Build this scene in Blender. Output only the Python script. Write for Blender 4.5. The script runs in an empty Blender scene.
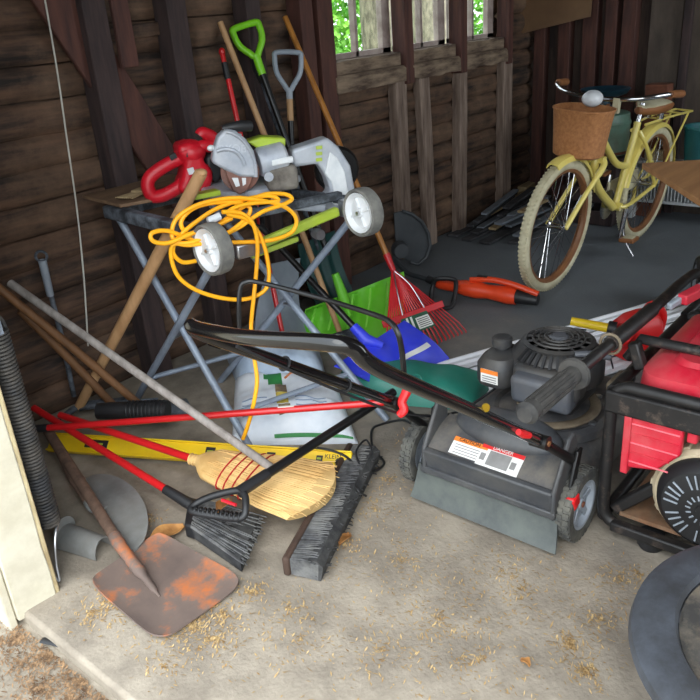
import bpy, bmesh, math, random
from mathutils import Vector, Matrix, noise
PI = math.pi
V = Vector
SC = bpy.context.scene
COL = SC.collection
random.seed(7)

# ---------------------------------------------------------------- camera
CAM_R = V((0.635, -0.769, -0.070)); CAM_U = V((0.358, 0.212, 0.909)); CAM_F = V((0.685, 0.602, -0.410))
CAM_F.normalize(); CAM_R = (CAM_R - CAM_F * CAM_R.dot(CAM_F)).normalized(); CAM_U = CAM_R.cross(CAM_F)
CAM_H = 1.4; FPX = 755.0
cam = bpy.data.objects.new('camera', bpy.data.cameras.new('camera'))
COL.objects.link(cam)
cam.data.sensor_width = 36; cam.data.lens = 36 * FPX / 700; cam.data.clip_start = 0.02
m = Matrix((CAM_R, CAM_U, -CAM_F)).transposed().to_4x4(); m.translation = V((0, 0, CAM_H))
cam.matrix_world = m
SC.camera = cam

def _ray(px, py): return CAM_R * (px - 350) + CAM_U * (350 - py) + CAM_F * FPX
# where a sight line meets a real plane of the garage (survey of the place)
def gz(px, py, z=0.0):
    d = _ray(px, py); return V((0, 0, CAM_H)) + d * ((z - CAM_H) / d.z)
def gy(px, py, y):
    d = _ray(px, py); return V((0, 0, CAM_H)) + d * (y / d.y)
def gx(px, py, x):
    d = _ray(px, py); return V((0, 0, CAM_H)) + d * (x / d.x)
def gpl(px, py, p, n):
    d = _ray(px, py); o = V((0, 0, CAM_H)); return o + d * ((p - o).dot(n) / d.dot(n))

# ---------------------------------------------------------------- materials
def srgb(r, g, b):
    f = lambda c: (c / 255 / 12.92) if c / 255 <= 0.04045 else ((c / 255 + 0.055) / 1.055) ** 2.4
    return (f(r), f(g), f(b), 1)
def mat(name, c1, c2=None, rough=0.6, metal=0.0, scale=12.0, bump=0.0, stretch=None, dust=0.0, dustcol=(150, 135, 112), dscale=5.0, spec=0.5, bscale=None, coat=0.0, dlo=.42):
    m = bpy.data.materials.new(name); m.use_nodes = True
    nt = m.node_tree; N = nt.nodes; L = nt.links
    b = N['Principled BSDF']
    b.inputs['Roughness'].default_value = rough; b.inputs['Metallic'].default_value = metal
    b.inputs['Specular IOR Level'].default_value = spec
    b.inputs['Coat Weight'].default_value = coat
    tc = N.new('ShaderNodeTexCoord'); mp = N.new('ShaderNodeMapping'); L.new(tc.outputs['Object'], mp.inputs['Vector'])
    if stretch: mp.inputs['Scale'].default_value = stretch
    nz = N.new('ShaderNodeTexNoise'); nz.inputs['Scale'].default_value = scale; nz.inputs['Detail'].default_value = 7; nz.inputs['Roughness'].default_value = 0.62
    L.new(mp.outputs['Vector'], nz.inputs['Vector'])
    c1 = srgb(*c1); c2 = srgb(*c2) if c2 else tuple(min(1, x * 0.82) for x in c1[:3]) + (1,)
    cr = N.new('ShaderNodeValToRGB'); cr.color_ramp.elements[0].position = 0.36; cr.color_ramp.elements[1].position = 0.64
    cr.color_ramp.elements[0].color = c2; cr.color_ramp.elements[1].color = c1
    L.new(nz.outputs['Fac'], cr.inputs['Fac'])
    out = cr.outputs['Color']
    if dust > 0:
        n2 = N.new('ShaderNodeTexNoise'); n2.inputs['Scale'].default_value = dscale; n2.inputs['Detail'].default_value = 9; n2.inputs['Roughness'].default_value = 0.7
        L.new(tc.outputs['Object'], n2.inputs['Vector'])
        r2 = N.new('ShaderNodeValToRGB'); r2.color_ramp.elements[0].position = dlo; r2.color_ramp.elements[1].position = dlo + .3 if dlo < .5 else dlo + .12
        r2.color_ramp.elements[0].color = (0, 0, 0, 1); r2.color_ramp.elements[1].color = (dust, dust, dust, 1)
        L.new(n2.outputs['Fac'], r2.inputs['Fac'])
        mx = N.new('ShaderNodeMix'); mx.data_type = 'RGBA'
        L.new(r2.outputs['Color'], mx.inputs['Factor']); L.new(out, mx.inputs['A']); mx.inputs['B'].default_value = srgb(*dustcol)
        out = mx.outputs['Result']
    L.new(out, b.inputs['Base Color'])
    if bump > 0:
        bp = N.new('ShaderNodeBump'); bp.inputs['Strength'].default_value = bump; bp.inputs['Distance'].default_value = 0.01
        if bscale:
            n3 = N.new('ShaderNodeTexNoise'); n3.inputs['Scale'].default_value = bscale; n3.inputs['Detail'].default_value = 6
            L.new(mp.outputs['Vector'], n3.inputs['Vector']); L.new(n3.outputs['Fac'], bp.inputs['Height'])
        else:
            L.new(nz.outputs['Fac'], bp.inputs['Height'])
        L.new(bp.outputs['Normal'], b.inputs['Normal'])
    return m

# ---------------------------------------------------------------- mesh builder
ORG = {}
def frame_of(d, up=V((0, 0, 1))):
    d = d.normalized()
    if abs(d.dot(up)) > 0.98: up = V((0, 1, 0)) if abs(d.y) < 0.9 else V((1, 0, 0))
    s = d.cross(up).normalized(); return s, s.cross(d).normalized(), d
class MB:
    def __init__(s): s.bm = bmesh.new()
    def ring(s, pts): return [s.bm.verts.new(p) for p in pts]
    def skin(s, rings, closed=False, cap=True):
        vs = [s.ring(r) for r in rings]; n = len(vs[0]); k = len(vs)
        for i in range(k if closed else k - 1):
            a, b = vs[i], vs[(i + 1) % k]
            for j in range(n):
                try: s.bm.faces.new((a[j], a[(j + 1) % n], b[(j + 1) % n], b[j]))
                except ValueError: pass
        if cap and not closed:
            for r in (vs[0][::-1], vs[-1]):
                try: s.bm.faces.new(r)
                except ValueError: pass
        return s
    def box(s, c, size, rot=None):
        c = V(c); r = rot or Matrix.Identity(3); hx, hy, hz = [x / 2 for x in size]
        q = [(-1, -1), (1, -1), (1, 1), (-1, 1)]
        return s.skin([[c + r @ V((a * hx, b * hy, z * hz)) for a, b in q] for z in (-1, 1)])
    def bar(s, p0, p1, w, h, up=V((0, 0, 1))):
        p0 = V(p0); p1 = V(p1); a, b, d = frame_of(p1 - p0, up)
        q = [(-1, -1), (1, -1), (1, 1), (-1, 1)]
        return s.skin([[p + a * (x * w / 2) + b * (y * h / 2) for x, y in q] for p in (p0, p1)])
    def tube(s, pts, r, n=12, closed=False, flat=1.0, up=V((0, 0, 1)), cap=True):
        pts = [V(p) for p in pts]; k = len(pts); rr = r if isinstance(r, (list, tuple)) else [r] * k
        rings = []; pa = None
        for i in range(k):
            if closed: t = pts[(i + 1) % k] - pts[i - 1]
            else: t = pts[min(i + 1, k - 1)] - pts[max(i - 1, 0)]
            t = t.normalized() if t.length > 1e-9 else V((0, 0, 1))
            if pa is None: a, b, _ = frame_of(t, up)
            else:
                a = pa - t * pa.dot(t)
                a = a.normalized() if a.length > 1e-6 else frame_of(t, up)[0]
                b = a.cross(t).normalized() * -1; b = t.cross(a) * -1
            b = a.cross(t).normalized()
            pa = a
            rings.append([pts[i] + (a * math.cos(2 * PI * j / n) + b * flat * math.sin(2 * PI * j / n)) * rr[i] for j in range(n)])
        return s.skin(rings, closed, cap)
    def prism(s, pts, vec):
        vec = V(vec); return s.skin([[V(p) for p in pts], [V(p) + vec for p in pts]])
    def lathe(s, prof, o, ax=V((0, 0, 1)), n=32, a0=0, a1=2 * PI, side=None):
        o = V(o); a, b, d = frame_of(V(ax), side or V((0, 0, 1)))
        full = abs(a1 - a0 - 2 * PI) < 1e-6; k = n if full else n + 1
        rows = [[s.bm.verts.new(o + d * h + (a * math.cos(a0 + (a1 - a0) * j / n) + b * math.sin(a0 + (a1 - a0) * j / n)) * max(r, 1e-5)) for j in range(k)] for r, h in prof]
        for i in range(len(rows) - 1):
            for j in range(n):
                try: s.bm.faces.new((rows[i][j], rows[i][(j + 1) % k], rows[i + 1][(j + 1) % k], rows[i + 1][j]))
                except ValueError: pass
        for row, (r, h) in ((rows[0][::-1], prof[0]), (rows[-1], prof[-1])):
            if r > 1e-4 and full and prof[0] != prof[-1]:
                try: s.bm.faces.new(row)
                except ValueError: pass
        return s
    open = False
    def ell(s, c, rad, rot=None, n=20, k=12):
        c = V(c); r = rot or Matrix.Identity(3); rings = []
        for i in range(k + 1):
            t = -PI / 2 + PI * i / k; t = max(-PI / 2 + .02, min(PI / 2 - .02, t))
            rings.append([c + r @ V((rad[0] * math.cos(t) * math.cos(2 * PI * j / n), rad[1] * math.cos(t) * math.sin(2 * PI * j / n), rad[2] * math.sin(t))) for j in range(n)])
        return s.skin(rings)
    def torus(s, c, ax, R, r, n=40, m=10, flat=1.0):
        c = V(c); a, b, d = frame_of(V(ax)); rings = []
        for i in range(n):
            t = 2 * PI * i / n; e = a * math.cos(t) + b * math.sin(t)
            rings.append([c + e * (R + r * math.cos(2 * PI * j / m)) + d * (r * flat * math.sin(2 * PI * j / m)) for j in range(m)])
        return s.skin(rings, True)
    def sheet(s, f, nu, nv, th, nrm=None):
        """a thick curved sheet: f(u,v) -> point, th = thickness"""
        P = [[V(f(i / nu, j / nv)) for j in range(nv + 1)] for i in range(nu + 1)]
        def nn(i, j):
            du = P[min(i + 1, nu)][j] - P[max(i - 1, 0)][j]; dv = P[i][min(j + 1, nv)] - P[i][max(j - 1, 0)]
            q = du.cross(dv); return q.normalized() if q.length > 1e-12 else V((0, 0, 1))
        A = [[s.bm.verts.new(P[i][j] + nn(i, j) * th / 2) for j in range(nv + 1)] for i in range(nu + 1)]
        B = [[s.bm.verts.new(P[i][j] - nn(i, j) * th / 2) for j in range(nv + 1)] for i in range(nu + 1)]
        F = s.bm.faces.new
        for i in range(nu):
            for j in range(nv):
                F((A[i][j], A[i + 1][j], A[i + 1][j + 1], A[i][j + 1])); F((B[i][j], B[i][j + 1], B[i + 1][j + 1], B[i + 1][j]))
        for i in range(nu):
            F((A[i + 1][0], A[i][0], B[i][0], B[i + 1][0])); F((A[i][nv], A[i + 1][nv], B[i + 1][nv], B[i][nv]))
        for j in range(nv):
            F((A[0][j], A[0][j + 1], B[0][j + 1], B[0][j])); F((A[nu][j + 1], A[nu][j], B[nu][j], B[nu][j + 1]))
        return s
    def build(s, name, mt, parent=None, base=None, bevel=0.0, smooth=35, sub=0, seg=2):
        bmesh.ops.recalc_face_normals(s.bm, faces=s.bm.faces)
        if parent is not None: o0 = ORG[parent.name]
        elif base is not None: o0 = V(base)
        else:
            xs = [v.co for v in s.bm.verts]
            o0 = V(((min(p.x for p in xs) + max(p.x for p in xs)) / 2, (min(p.y for p in xs) + max(p.y for p in xs)) / 2, min(p.z for p in xs)))
        for v in s.bm.verts: v.co -= o0
        if smooth:
            for f in s.bm.faces: f.smooth = True
            lim = math.radians(smooth)
            for e in s.bm.edges:
                if len(e.link_faces) == 2 and e.calc_face_angle(0) > lim: e.smooth = False
        me = bpy.data.meshes.new(name); s.bm.to_mesh(me); s.bm.free()
        o = bpy.data.objects.new(name, me); COL.objects.link(o)
        me.materials.append(mt)
        if parent is not None: o.parent = parent
        else: o.location = o0
        ORG[o.name] = o0.copy()
        if bevel:
            md = o.modifiers.new('bevel', 'BEVEL'); md.width = bevel; md.segments = seg; md.limit_method = 'ANGLE'; md.angle_limit = math.radians(40)
        if sub:
            md = o.modifiers.new('subdivision', 'SUBSURF'); md.levels = sub; md.render_levels = sub
        return o
def thing(name, label, cat, loc, group=None):
    o = bpy.data.objects.new(name, None); COL.objects.link(o); o.location = V(loc); o.empty_display_size = 0.05
    ORG[o.name] = V(loc); return tag(o, label, cat, group)
def tag(o, label, cat, group=None):
    o['label'] = label; o['category'] = cat
    if group: o['group'] = group
    return o
def struct(o): o['kind'] = 'structure'; return o
def lab(o, t): o['label'] = t; return o
def copy_thing(src, loc, rz=0.0, label=None):
    c = src.copy(); COL.objects.link(c); c.location = V(loc); c.rotation_euler = (0, 0, rz)
    if label: c['label'] = label
    for ch in list(src.children):
        d = ch.copy(); COL.objects.link(d); d.parent = c
        for g in list(ch.children):
            e = g.copy(); COL.objects.link(e); e.parent = d
    return c
def spline(pts, n=8, closed=False):
    pts = [V(p) for p in pts]; out = []; k = len(pts)
    for i in range(k if closed else k - 1):
        if closed: p0, p1, p2, p3 = pts[i - 1], pts[i], pts[(i + 1) % k], pts[(i + 2) % k]
        else: p0, p1, p2, p3 = pts[max(i - 1, 0)], pts[i], pts[i + 1], pts[min(i + 2, k - 1)]
        for j in range(n):
            t = j / n
            out.append(0.5 * ((2 * p1) + (p2 - p0) * t + (2 * p0 - 5 * p1 + 4 * p2 - p3) * t * t + (3 * p1 - p0 - 3 * p2 + p3) * t ** 3))
    if not closed: out.append(pts[-1])
    return out
def lettering(text, name, mt, parent, o, xdir, ydir, size, depth=0.0006):
    cu = bpy.data.curves.new('lettering', 'FONT'); cu.body = text; cu.size = size; cu.extrude = depth; cu.align_x = 'CENTER'; cu.align_y = 'CENTER'
    t = bpy.data.objects.new('tmp', cu); COL.objects.link(t)
    me = bpy.data.meshes.new_from_object(t.evaluated_get(bpy.context.evaluated_depsgraph_get()))
    bpy.data.objects.remove(t); bpy.data.curves.remove(cu)
    xd = V(xdir).normalized(); zd = xd.cross(V(ydir)).normalized(); yd = zd.cross(xd)
    R = Matrix((xd, yd, zd)).transposed().to_4x4(); R.translation = V(o) - ORG[parent.name]
    me.transform(R); me.materials.clear(); me.materials.append(mt)
    ob = bpy.data.objects.new(name, me); COL.objects.link(ob); ob.parent = parent; ORG[ob.name] = ORG[parent.name]
    return ob
def rotz(a): return Matrix.Rotation(a, 3, 'Z')
def rnd(a, b): return random.uniform(a, b)
# ---------------------------------------------------------------- palette
M_log = mat('weathered_log_siding', (96, 70, 53), (34, 26, 22), 0.85, scale=5, stretch=(.6, 3, 5), bump=0.5, dust=0.75, dustcol=(130, 102, 80), dscale=2.6, dlo=.46)
M_stud_red = mat('red_brown_stud_wood', (92, 56, 46), (60, 36, 32), 0.8, scale=6, stretch=(4, 4, .5), bump=0.3)
M_stud_gray = mat('grey_stud_wood', (150, 130, 116), (96, 78, 68), 0.85, scale=6, stretch=(4, 4, .5), bump=0.35)
M_stud_dark = mat('dark_stud_wood', (70, 54, 52), (42, 33, 34), 0.85, scale=6, stretch=(4, 4, .5), bump=0.3)
M_sill = mat('rotten_sill_wood', (142, 122, 102), (70, 54, 44), 0.9, scale=9, stretch=(.6, 3, 3), bump=0.6)
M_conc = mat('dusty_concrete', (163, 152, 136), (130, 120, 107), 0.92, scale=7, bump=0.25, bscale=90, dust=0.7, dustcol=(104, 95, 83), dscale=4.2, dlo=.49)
M_drive = mat('driveway_concrete', (158, 148, 132), (130, 120, 106), 0.95, scale=8, bump=0.3, bscale=70, dust=0.4, dustcol=(112, 98, 82), dscale=7, dlo=.52)
M_white_paint = mat('old_white_paint', (212, 205, 186), (190, 182, 162), 0.7, scale=9, bump=0.15, dust=0.5, dustcol=(170, 160, 130), dscale=6)
M_boards = mat('old_wall_boards', (76, 60, 52), (44, 34, 31), 0.9, scale=5, stretch=(4, 4, .5), bump=0.3)
M_plywall = mat('grey_plywood_wall', (98, 86, 76), (70, 60, 54), 0.9, scale=4, stretch=(2, 2, .6), bump=0.1)
M_ceil = mat('ceiling_boards', (84, 66, 54), (52, 40, 34), 0.9, scale=5, bump=0.2)
M_frame_pale = mat('pale_window_frame', (176, 160, 152), (140, 122, 116), 0.75, scale=10, bump=0.1)
M_grass = mat('lawn_grass', (96, 140, 60), (60, 100, 36), 0.95, scale=14)
M_bark = mat('grey_bark', (140, 130, 110), (84, 78, 66), 0.95, scale=18, stretch=(1, 1, .35), bump=1.0)
M_leaf = mat('green_leaves', (150, 205, 80), (84, 150, 50), 0.6, scale=3)
M_cardb = mat('brown_cardboard', (126, 96, 68), (112, 84, 60), 0.85, scale=4)
def glass_mat():
    m = bpy.data.materials.new('dusty_window_glass'); m.use_nodes = True; N = m.node_tree.nodes; L = m.node_tree.links
    b = N['Principled BSDF']; b.inputs['Base Color'].default_value = (.95, .97, .95, 1); b.inputs['Roughness'].default_value = 0.06
    b.inputs['Transmission Weight'].default_value = 1.0; b.inputs['IOR'].default_value = 1.02
    return m
M_glass = glass_mat()

# ---------------------------------------------------------------- the setting
X0, XW, YW, YR, ZC = 0.575, 5.25, 2.72, -1.5, 2.45      # door line, back wall, window wall, right wall, ceiling
# slab colour blends from paler by the door to slate grey at the back
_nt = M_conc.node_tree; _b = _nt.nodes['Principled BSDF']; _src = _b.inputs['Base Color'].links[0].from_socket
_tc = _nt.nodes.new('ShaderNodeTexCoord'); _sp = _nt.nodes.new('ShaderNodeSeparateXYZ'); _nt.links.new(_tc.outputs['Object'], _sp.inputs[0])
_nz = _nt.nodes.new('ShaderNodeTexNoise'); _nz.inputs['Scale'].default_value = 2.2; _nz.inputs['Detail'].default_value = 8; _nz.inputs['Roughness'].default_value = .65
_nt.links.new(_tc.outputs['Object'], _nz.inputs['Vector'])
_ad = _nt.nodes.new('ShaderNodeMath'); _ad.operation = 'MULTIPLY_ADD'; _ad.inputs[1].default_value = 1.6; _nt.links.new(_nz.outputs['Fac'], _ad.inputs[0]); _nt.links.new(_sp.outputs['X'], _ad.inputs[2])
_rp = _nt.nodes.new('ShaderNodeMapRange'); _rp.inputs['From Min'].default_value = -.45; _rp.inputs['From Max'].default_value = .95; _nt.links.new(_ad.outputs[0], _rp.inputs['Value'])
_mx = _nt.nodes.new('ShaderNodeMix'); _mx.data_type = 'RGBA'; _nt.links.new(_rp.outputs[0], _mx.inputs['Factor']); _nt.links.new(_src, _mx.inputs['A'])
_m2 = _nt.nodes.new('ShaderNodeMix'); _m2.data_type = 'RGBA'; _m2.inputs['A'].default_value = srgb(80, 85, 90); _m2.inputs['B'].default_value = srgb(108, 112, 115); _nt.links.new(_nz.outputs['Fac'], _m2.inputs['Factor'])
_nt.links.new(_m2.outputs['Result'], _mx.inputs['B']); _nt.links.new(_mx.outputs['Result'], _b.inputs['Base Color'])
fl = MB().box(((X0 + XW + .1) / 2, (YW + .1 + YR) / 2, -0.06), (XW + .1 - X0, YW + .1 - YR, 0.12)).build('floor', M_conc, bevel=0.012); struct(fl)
dr = MB().box((X0 - 6, 0, -0.14), (12, 24, 0.20)).build('ground_driveway', M_drive); struct(dr)
gr = MB().box((4, 12.9, -0.16), (40, 20, 0.2)).build('ground_lawn', M_grass); struct(gr)

# window wall: horizontal rounded slab siding, one undulating skin with the openings left free
def siding(mb, x0, x1, z0, z1):
    n = int((z1 - z0) / 0.012); h = 0.118
    def prof(x, z):
        k = z / h; f = k - math.floor(k); row = math.floor(k)
        wob = 0.35 * noise.noise(V((x * 1.7, row * 3.1, 0))) + .12 * noise.noise(V((x * 6, row * 5.1, 2)))
        f2 = min(1, max(0, f + wob * .35))
        d = 0.046 * math.sqrt(max(0, 1 - (2 * f2 - 1) ** 2)) + 0.006 * noise.noise(V((x * 9, z * 22, 1)))
        return YW + 0.01 - d
    nx = max(6, int((x1 - x0) / 0.05))
    mb.sheet(lambda u, v: V((x0 + (x1 - x0) * u, prof(x0 + (x1 - x0) * u, z0 + (z1 - z0) * v), z0 + (z1 - z0) * v)), nx, n, 0.02)
W1, W2, W3 = (3.04, 3.63), (3.69, 4.18), (4.25, 4.76)
wl = MB()
siding(wl, X0 + .1, 3.0, 0, ZC); siding(wl, 3.0, XW, 0, 1.04); siding(wl, 3.0, XW, 2.02, ZC); siding(wl, 4.80, XW, 1.04, 2.02)
wl.box(((X0 + 3.01) / 2, YW + .06, ZC / 2), (3.01 - X0, .06, ZC)); wl.box(((3.01 + XW) / 2, YW + .06, .52), (XW - 3.01, .06, 1.04))
wl.box(((3.01 + XW) / 2, YW + .06, 2.235), (XW - 3.01, .06, .43)); wl.box(((4.80 + XW) / 2, YW + .06, 1.53), (XW - 4.80, .06, .98))
struct(wl.build('wall_left', M_log))
tn = 0
def trim(mb, mt, bevel=0.004):
    global tn; tn += 1
    return struct(mb.build('trim_%d' % tn, mt, bevel=bevel))
def stud(x, w, z0, z1, mt, y=2.63, d=.09, lean=0.0, pend=None):
    mb = MB(); n = 10; rings = []
    for i in range(n + 1):
        z = z0 + (z1 - z0) * i / n; xx = x + lean * (z - z0) / (z1 - z0) + 0.006 * noise.noise(V((x * 7, z * 2, 0)))
        ww = w * (1 + .07 * noise.noise(V((x * 3, z * 3, 5))))
        rings.append([V((xx + a * ww / 2, y + b * d / 2, z)) for a, b in ((-1, -1), (1, -1), (1, 1), (-1, 1))])
    mb.skin(rings); return trim(mb, mt)
stud(1.705, .10, 0, ZC, M_stud_dark); stud(2.075, .095, 0, ZC, M_stud_dark); stud(2.485, .085, 0, ZC, M_stud_dark)
stud(2.82, .085, 0, ZC, M_stud_red); stud(2.985, .11, 0, ZC, M_stud_red, y=2.65, d=.07); stud(2.895, .05, 0, ZC, M_stud_dark, y=2.66, d=.04)
stud(3.65, .075, 1.0, ZC, M_stud_red, y=2.645, d=.09); stud(4.215, .07, 1.0, ZC, M_stud_red, y=2.645, d=.09); stud(4.785, .06, 1.0, ZC, M_stud_red, y=2.645, d=.09)
stud(3.585, .10, 0, 1.03, M_stud_gray, y=2.65, d=.06); stud(3.875, .10, 0, 1.03, M_stud_gray, y=2.655, d=.05, lean=-.05)
stud(4.21, .09, 0, 1.03, M_stud_gray, y=2.65, d=.06, lean=.03); stud(4.80, .12, 0, 1.03, M_stud_gray, y=2.65, d=.06)
stud(1.80, .075, 1.26, ZC, M_stud_red, y=2.575, d=.02)                       # short plank nailed on the first stud
# let-in diagonal brace and a cross rail
trim(MB().bar((1.28, 2.60, 2.05), (2.02, 2.66, 0.72), .02, .17), M_stud_red)
trim(MB().bar((1.76, 2.67, 1.375), (2.03, 2.67, 1.385), .03, .05), M_log)
# window sills (rough timbers) and windows
for i, (a, b) in enumerate((W1, W2, W3)):
    a2, b2 = a - .015, b + .02
    mb = MB(); rings = []
    for k in range(13):
        x = a2 + (b2 - a2) * k / 12; s = .012 * noise.noise(V((x * 8, 3, i)))
        rings.append([V((x, 2.605 + s, 1.015 + s)), V((x, 2.605 - s, 1.085 + s)), V((x, 2.62, 1.10)), V((x, 2.75, 1.10)), V((x, 2.75, 1.03))])
    mb.skin(rings); trim(mb, M_sill, .003)
    mb = MB(); rings = []
    for k in range(13):
        x = a2 + (b2 - a2) * k / 12; s = .012 * noise.noise(V((x * 9, 7, i)))
        rings.append([V((x, 2.635 + s, 1.10)), V((x, 2.635 + s, 1.165 + s * .5)), V((x, 2.75, 1.17)), V((x, 2.75, 1.10))])
    mb.skin(rings); trim(mb, M_sill, .003)
    w = struct(MB().box(((a + b) / 2, 2.735, 1.60), (.022, .035, .86)).box((a + .02, 2.735, 1.60), (.04, .035, .86)).box((b - .035, 2.735, 1.6), (.07, .035, .86))
        .box(((a + b) / 2, 2.735, 1.18), (b - a, .035, .03)).box(((a + b) / 2, 2.735, 2.0), (b - a, .035, .05)).build('window_%d' % (i + 1), M_frame_pale))
    MB().box(((a + b) / 2, 2.742, 1.59), (b - a, .004, .82)).build('pane', M_glass, w)
# back wall, its uprights and plywood sheets
bw = MB().box((XW + .05, (YW + YR) / 2, ZC / 2), (.06, YW - YR + .2, ZC))
struct(bw.build('wall_back', M_boards))
def bstud(y, w, mt, z1=ZC, d=.08): return trim(MB().box((XW - d / 2 + .02, y, z1 / 2), (d, w, z1)), mt)
for y, w, mt in ((2.60, .08, M_stud_red), (2.42, .085, M_stud_red), (2.24, .10, M_stud_red), (2.10, .08, M_stud_red), (1.98, .09, M_stud_red), (1.62, .05, M_stud_dark), (1.2, .08, M_stud_dark), (.8, .08, M_stud_dark), (.3, .08, M_stud_dark), (-.3, .08, M_stud_dark), (-.9, .08, M_stud_dark)):
    bstud(y, w, mt)
for y0, y1 in ((1.86, 1.66), (1.60, 1.24)):
    trim(MB().box((XW - .005, (y0 + y1) / 2, 1.1), (.03, abs(y1 - y0), 2.2)), M_plywall)
wr = MB()
wr.box((1.75, YR - .05, ZC / 2), (2.4, .1, ZC)).box((5.2, YR - .05, ZC / 2), (.2, .1, ZC)).box((4.025, YR - .05, .35), (2.15, .1, .7)).box((4.025, YR - .05, 2.37), (2.15, .1, .16))  # unseen wall; its opening is added to light the bicycle and the back
struct(wr.build('wall_right', M_boards))
struct(MB().box(((X0 + XW) / 2, (YW + YR) / 2, ZC + .05), (XW - X0 + .3, YW - YR + .3, .1)).build('ceiling', M_ceil))
# front wall beside the open door, header, painted jamb
struct(MB().box((.625, 2.30, ZC / 2 - .02), (.09, .94, ZC + .04)).box((.625, -1.3, ZC / 2), (.09, .5, ZC)).box((.625, .3, 2.30), (.09, 3.2, .3)).build('wall_front', M_boards))
jm = MB()
jr = []
for k in range(25):
    z = -.02 + 2.2 * k / 24; s = .004 * noise.noise(V((z * 9, 0, 0)))
    jr.append([V((.560, 1.733, z)), V((.668 + s, 1.724, z)), V((.676 + s, 1.745, z)), V((.560, 1.86, z))])
jm.skin(jr); struct(jm.build('door_jamb', M_white_paint, bevel=.003))
trim(MB().box((.548, 1.80, 1.05), (.022, .115, 2.2)), M_white_paint)
trim(MB().box((.675, 1.736, 1.05), (.014, .02, 2.18)), mat('raw_door_stop', (206, 190, 150), (160, 140, 104), .8, scale=30, stretch=(1, 1, .3), bump=.4))

# outdoors beyond the windows
for i, (x, y, r, hz, cr_) in enumerate(((9.5, 7.3, .25, 7.2, 1.3), (7.25, 4.75, .06, 5.6, .8), (8.75, 6.0, .16, 10.2, .9))):
    t = thing('tree', ('broad grey-barked tree outside, seen through the first window', 'slim tree trunk close outside the window, by the second window', 'grey-barked tree trunk outside, seen through the middle window')[i], 'tree', (x, y, -.06), 'trees outside the windows')
    MB().tube([(x + .02 * math.sin(k * 2), y, -.1 + k * hz / 10) for k in range(11)], [r * (1.15 - .04 * k) for k in range(11)], 16).build('trunk', M_bark, t)
    mb = MB()
    for k in range(1600):
        p = V((x, y, hz + .2)) + V((rnd(-1, 1), rnd(-1, 1), rnd(-1, 1))).normalized() * (cr_ * rnd(.3, 1))
        a = V((rnd(-1, 1), rnd(-1, 1), rnd(-1, 1))).normalized() * .07; b = a.cross(V((rnd(-1, 1), rnd(-1, 1), 1))).normalized() * .05
        mb.bm.faces.new([mb.bm.verts.new(q) for q in (p - a, p + b, p + a, p - b)])
    c = mb.build('foliage', M_leaf, t, smooth=0); c['kind'] = 'stuff'
for i, (x, y, h, w) in enumerate(((6.0, 9.6, 2.8, 1.2), (8.9, 10.2, 3.2, 1.3), (11.8, 10.0, 3.2, 1.3), (14.8, 10.4, 3.6, 1.4), (18, 10.4, 3.6, 1.4))):
    mb = MB()
    for k in range(3600):
        d = V((rnd(-1, 1), rnd(-1, 1), rnd(-1, 1)))
        if d.length > 1: d.normalize()
        p = V((x, y, h / 2 - .02)) + V((d.x * w, d.y * .8, d.z * h / 2))
        a = V((rnd(-1, 1), rnd(-1, 1), rnd(-1, 1))).normalized() * .08; b = a.cross(V((rnd(-1, 1), rnd(-1, 1), 1))).normalized() * .055
        mb.bm.faces.new([mb.bm.verts.new(q) for q in (p - a, p + b, p + a, p - b)])
    o = mb.build('bush', M_leaf, smooth=0, base=(x, y, -.06))
    tag(o, 'sunlit leafy green bush growing outside, beyond the windows', 'bush', 'bushes outside the windows')

# cardboard sheet hung high in the corner
cb = MB().sheet(lambda u, v: V((5.12 - .02 * u + .03 * math.sin(v * 3), 2.90 - .70 * u, 1.13 + .12 * u + .9 * v)), 8, 8, .008).build('cardboard_sheet', M_cardb)
tag(cb, 'brown cardboard sheet hung high in the corner right of the windows', 'cardboard')

# ---------------------------------------------------------------- light: daylight through the door, windows and an opening added in the right wall
wd = bpy.data.worlds.new('sky'); SC.world = wd; wd.use_nodes = True
N = wd.node_tree.nodes; L = wd.node_tree.links
bg = N['Background']; tc = N.new('ShaderNodeTexCoord'); sp = N.new('ShaderNodeSeparateXYZ'); L.new(tc.outputs['Generated'], sp.inputs[0])
cr = N.new('ShaderNodeValToRGB'); L.new(sp.outputs['Z'], cr.inputs['Fac'])
e = cr.color_ramp.elements; e[0].position = 0.0; e[0].color = (.75, .82, .85, 1); e[1].position = .7; e[1].color = (.80, .90, 1.0, 1)
L.new(cr.outputs['Color'], bg.inputs['Color'])
mr = N.new('ShaderNodeMapRange'); mr.inputs['From Min'].default_value = -1; mr.inputs['From Max'].default_value = 1; mr.inputs['To Min'].default_value = 1.45; mr.inputs['To Max'].default_value = .65
L.new(sp.outputs['Y'], mr.inputs['Value']); L.new(mr.outputs[0], bg.inputs['Strength'])
sun = bpy.data.objects.new('sun', bpy.data.lights.new('sun', 'SUN')); COL.objects.link(sun)
sun.data.energy = 0.45; sun.data.angle = math.radians(60); sun.data.color = (1, .93, .82)
sun.rotation_euler = V((.55, .35, -.75)).to_track_quat('-Z', 'Y').to_euler()
po = bpy.data.objects.new('door_daylight', bpy.data.lights.new('door_daylight', 'AREA')); COL.objects.link(po)
po.data.shape = 'RECTANGLE'; po.data.size = 2.8; po.data.size_y = 2.15; po.data.cycles.is_portal = True
p2_ = bpy.data.objects.new('window_daylight', bpy.data.lights.new('window_daylight', 'AREA')); COL.objects.link(p2_)
p2_.data.shape = 'RECTANGLE'; p2_.data.size = 2.15; p2_.data.size_y = 1.6; p2_.data.cycles.is_portal = True
p2_.location = (4.025, YR - .06, 1.5); p2_.rotation_euler = V((0, 1, 0)).to_track_quat('-Z', 'Z').to_euler()  # portal filling the added opening of the unseen right wall
po.location = (.56, .35, 1.07); po.rotation_euler = V((1, 0, 0)).to_track_quat('-Z', 'Z').to_euler()
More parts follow.
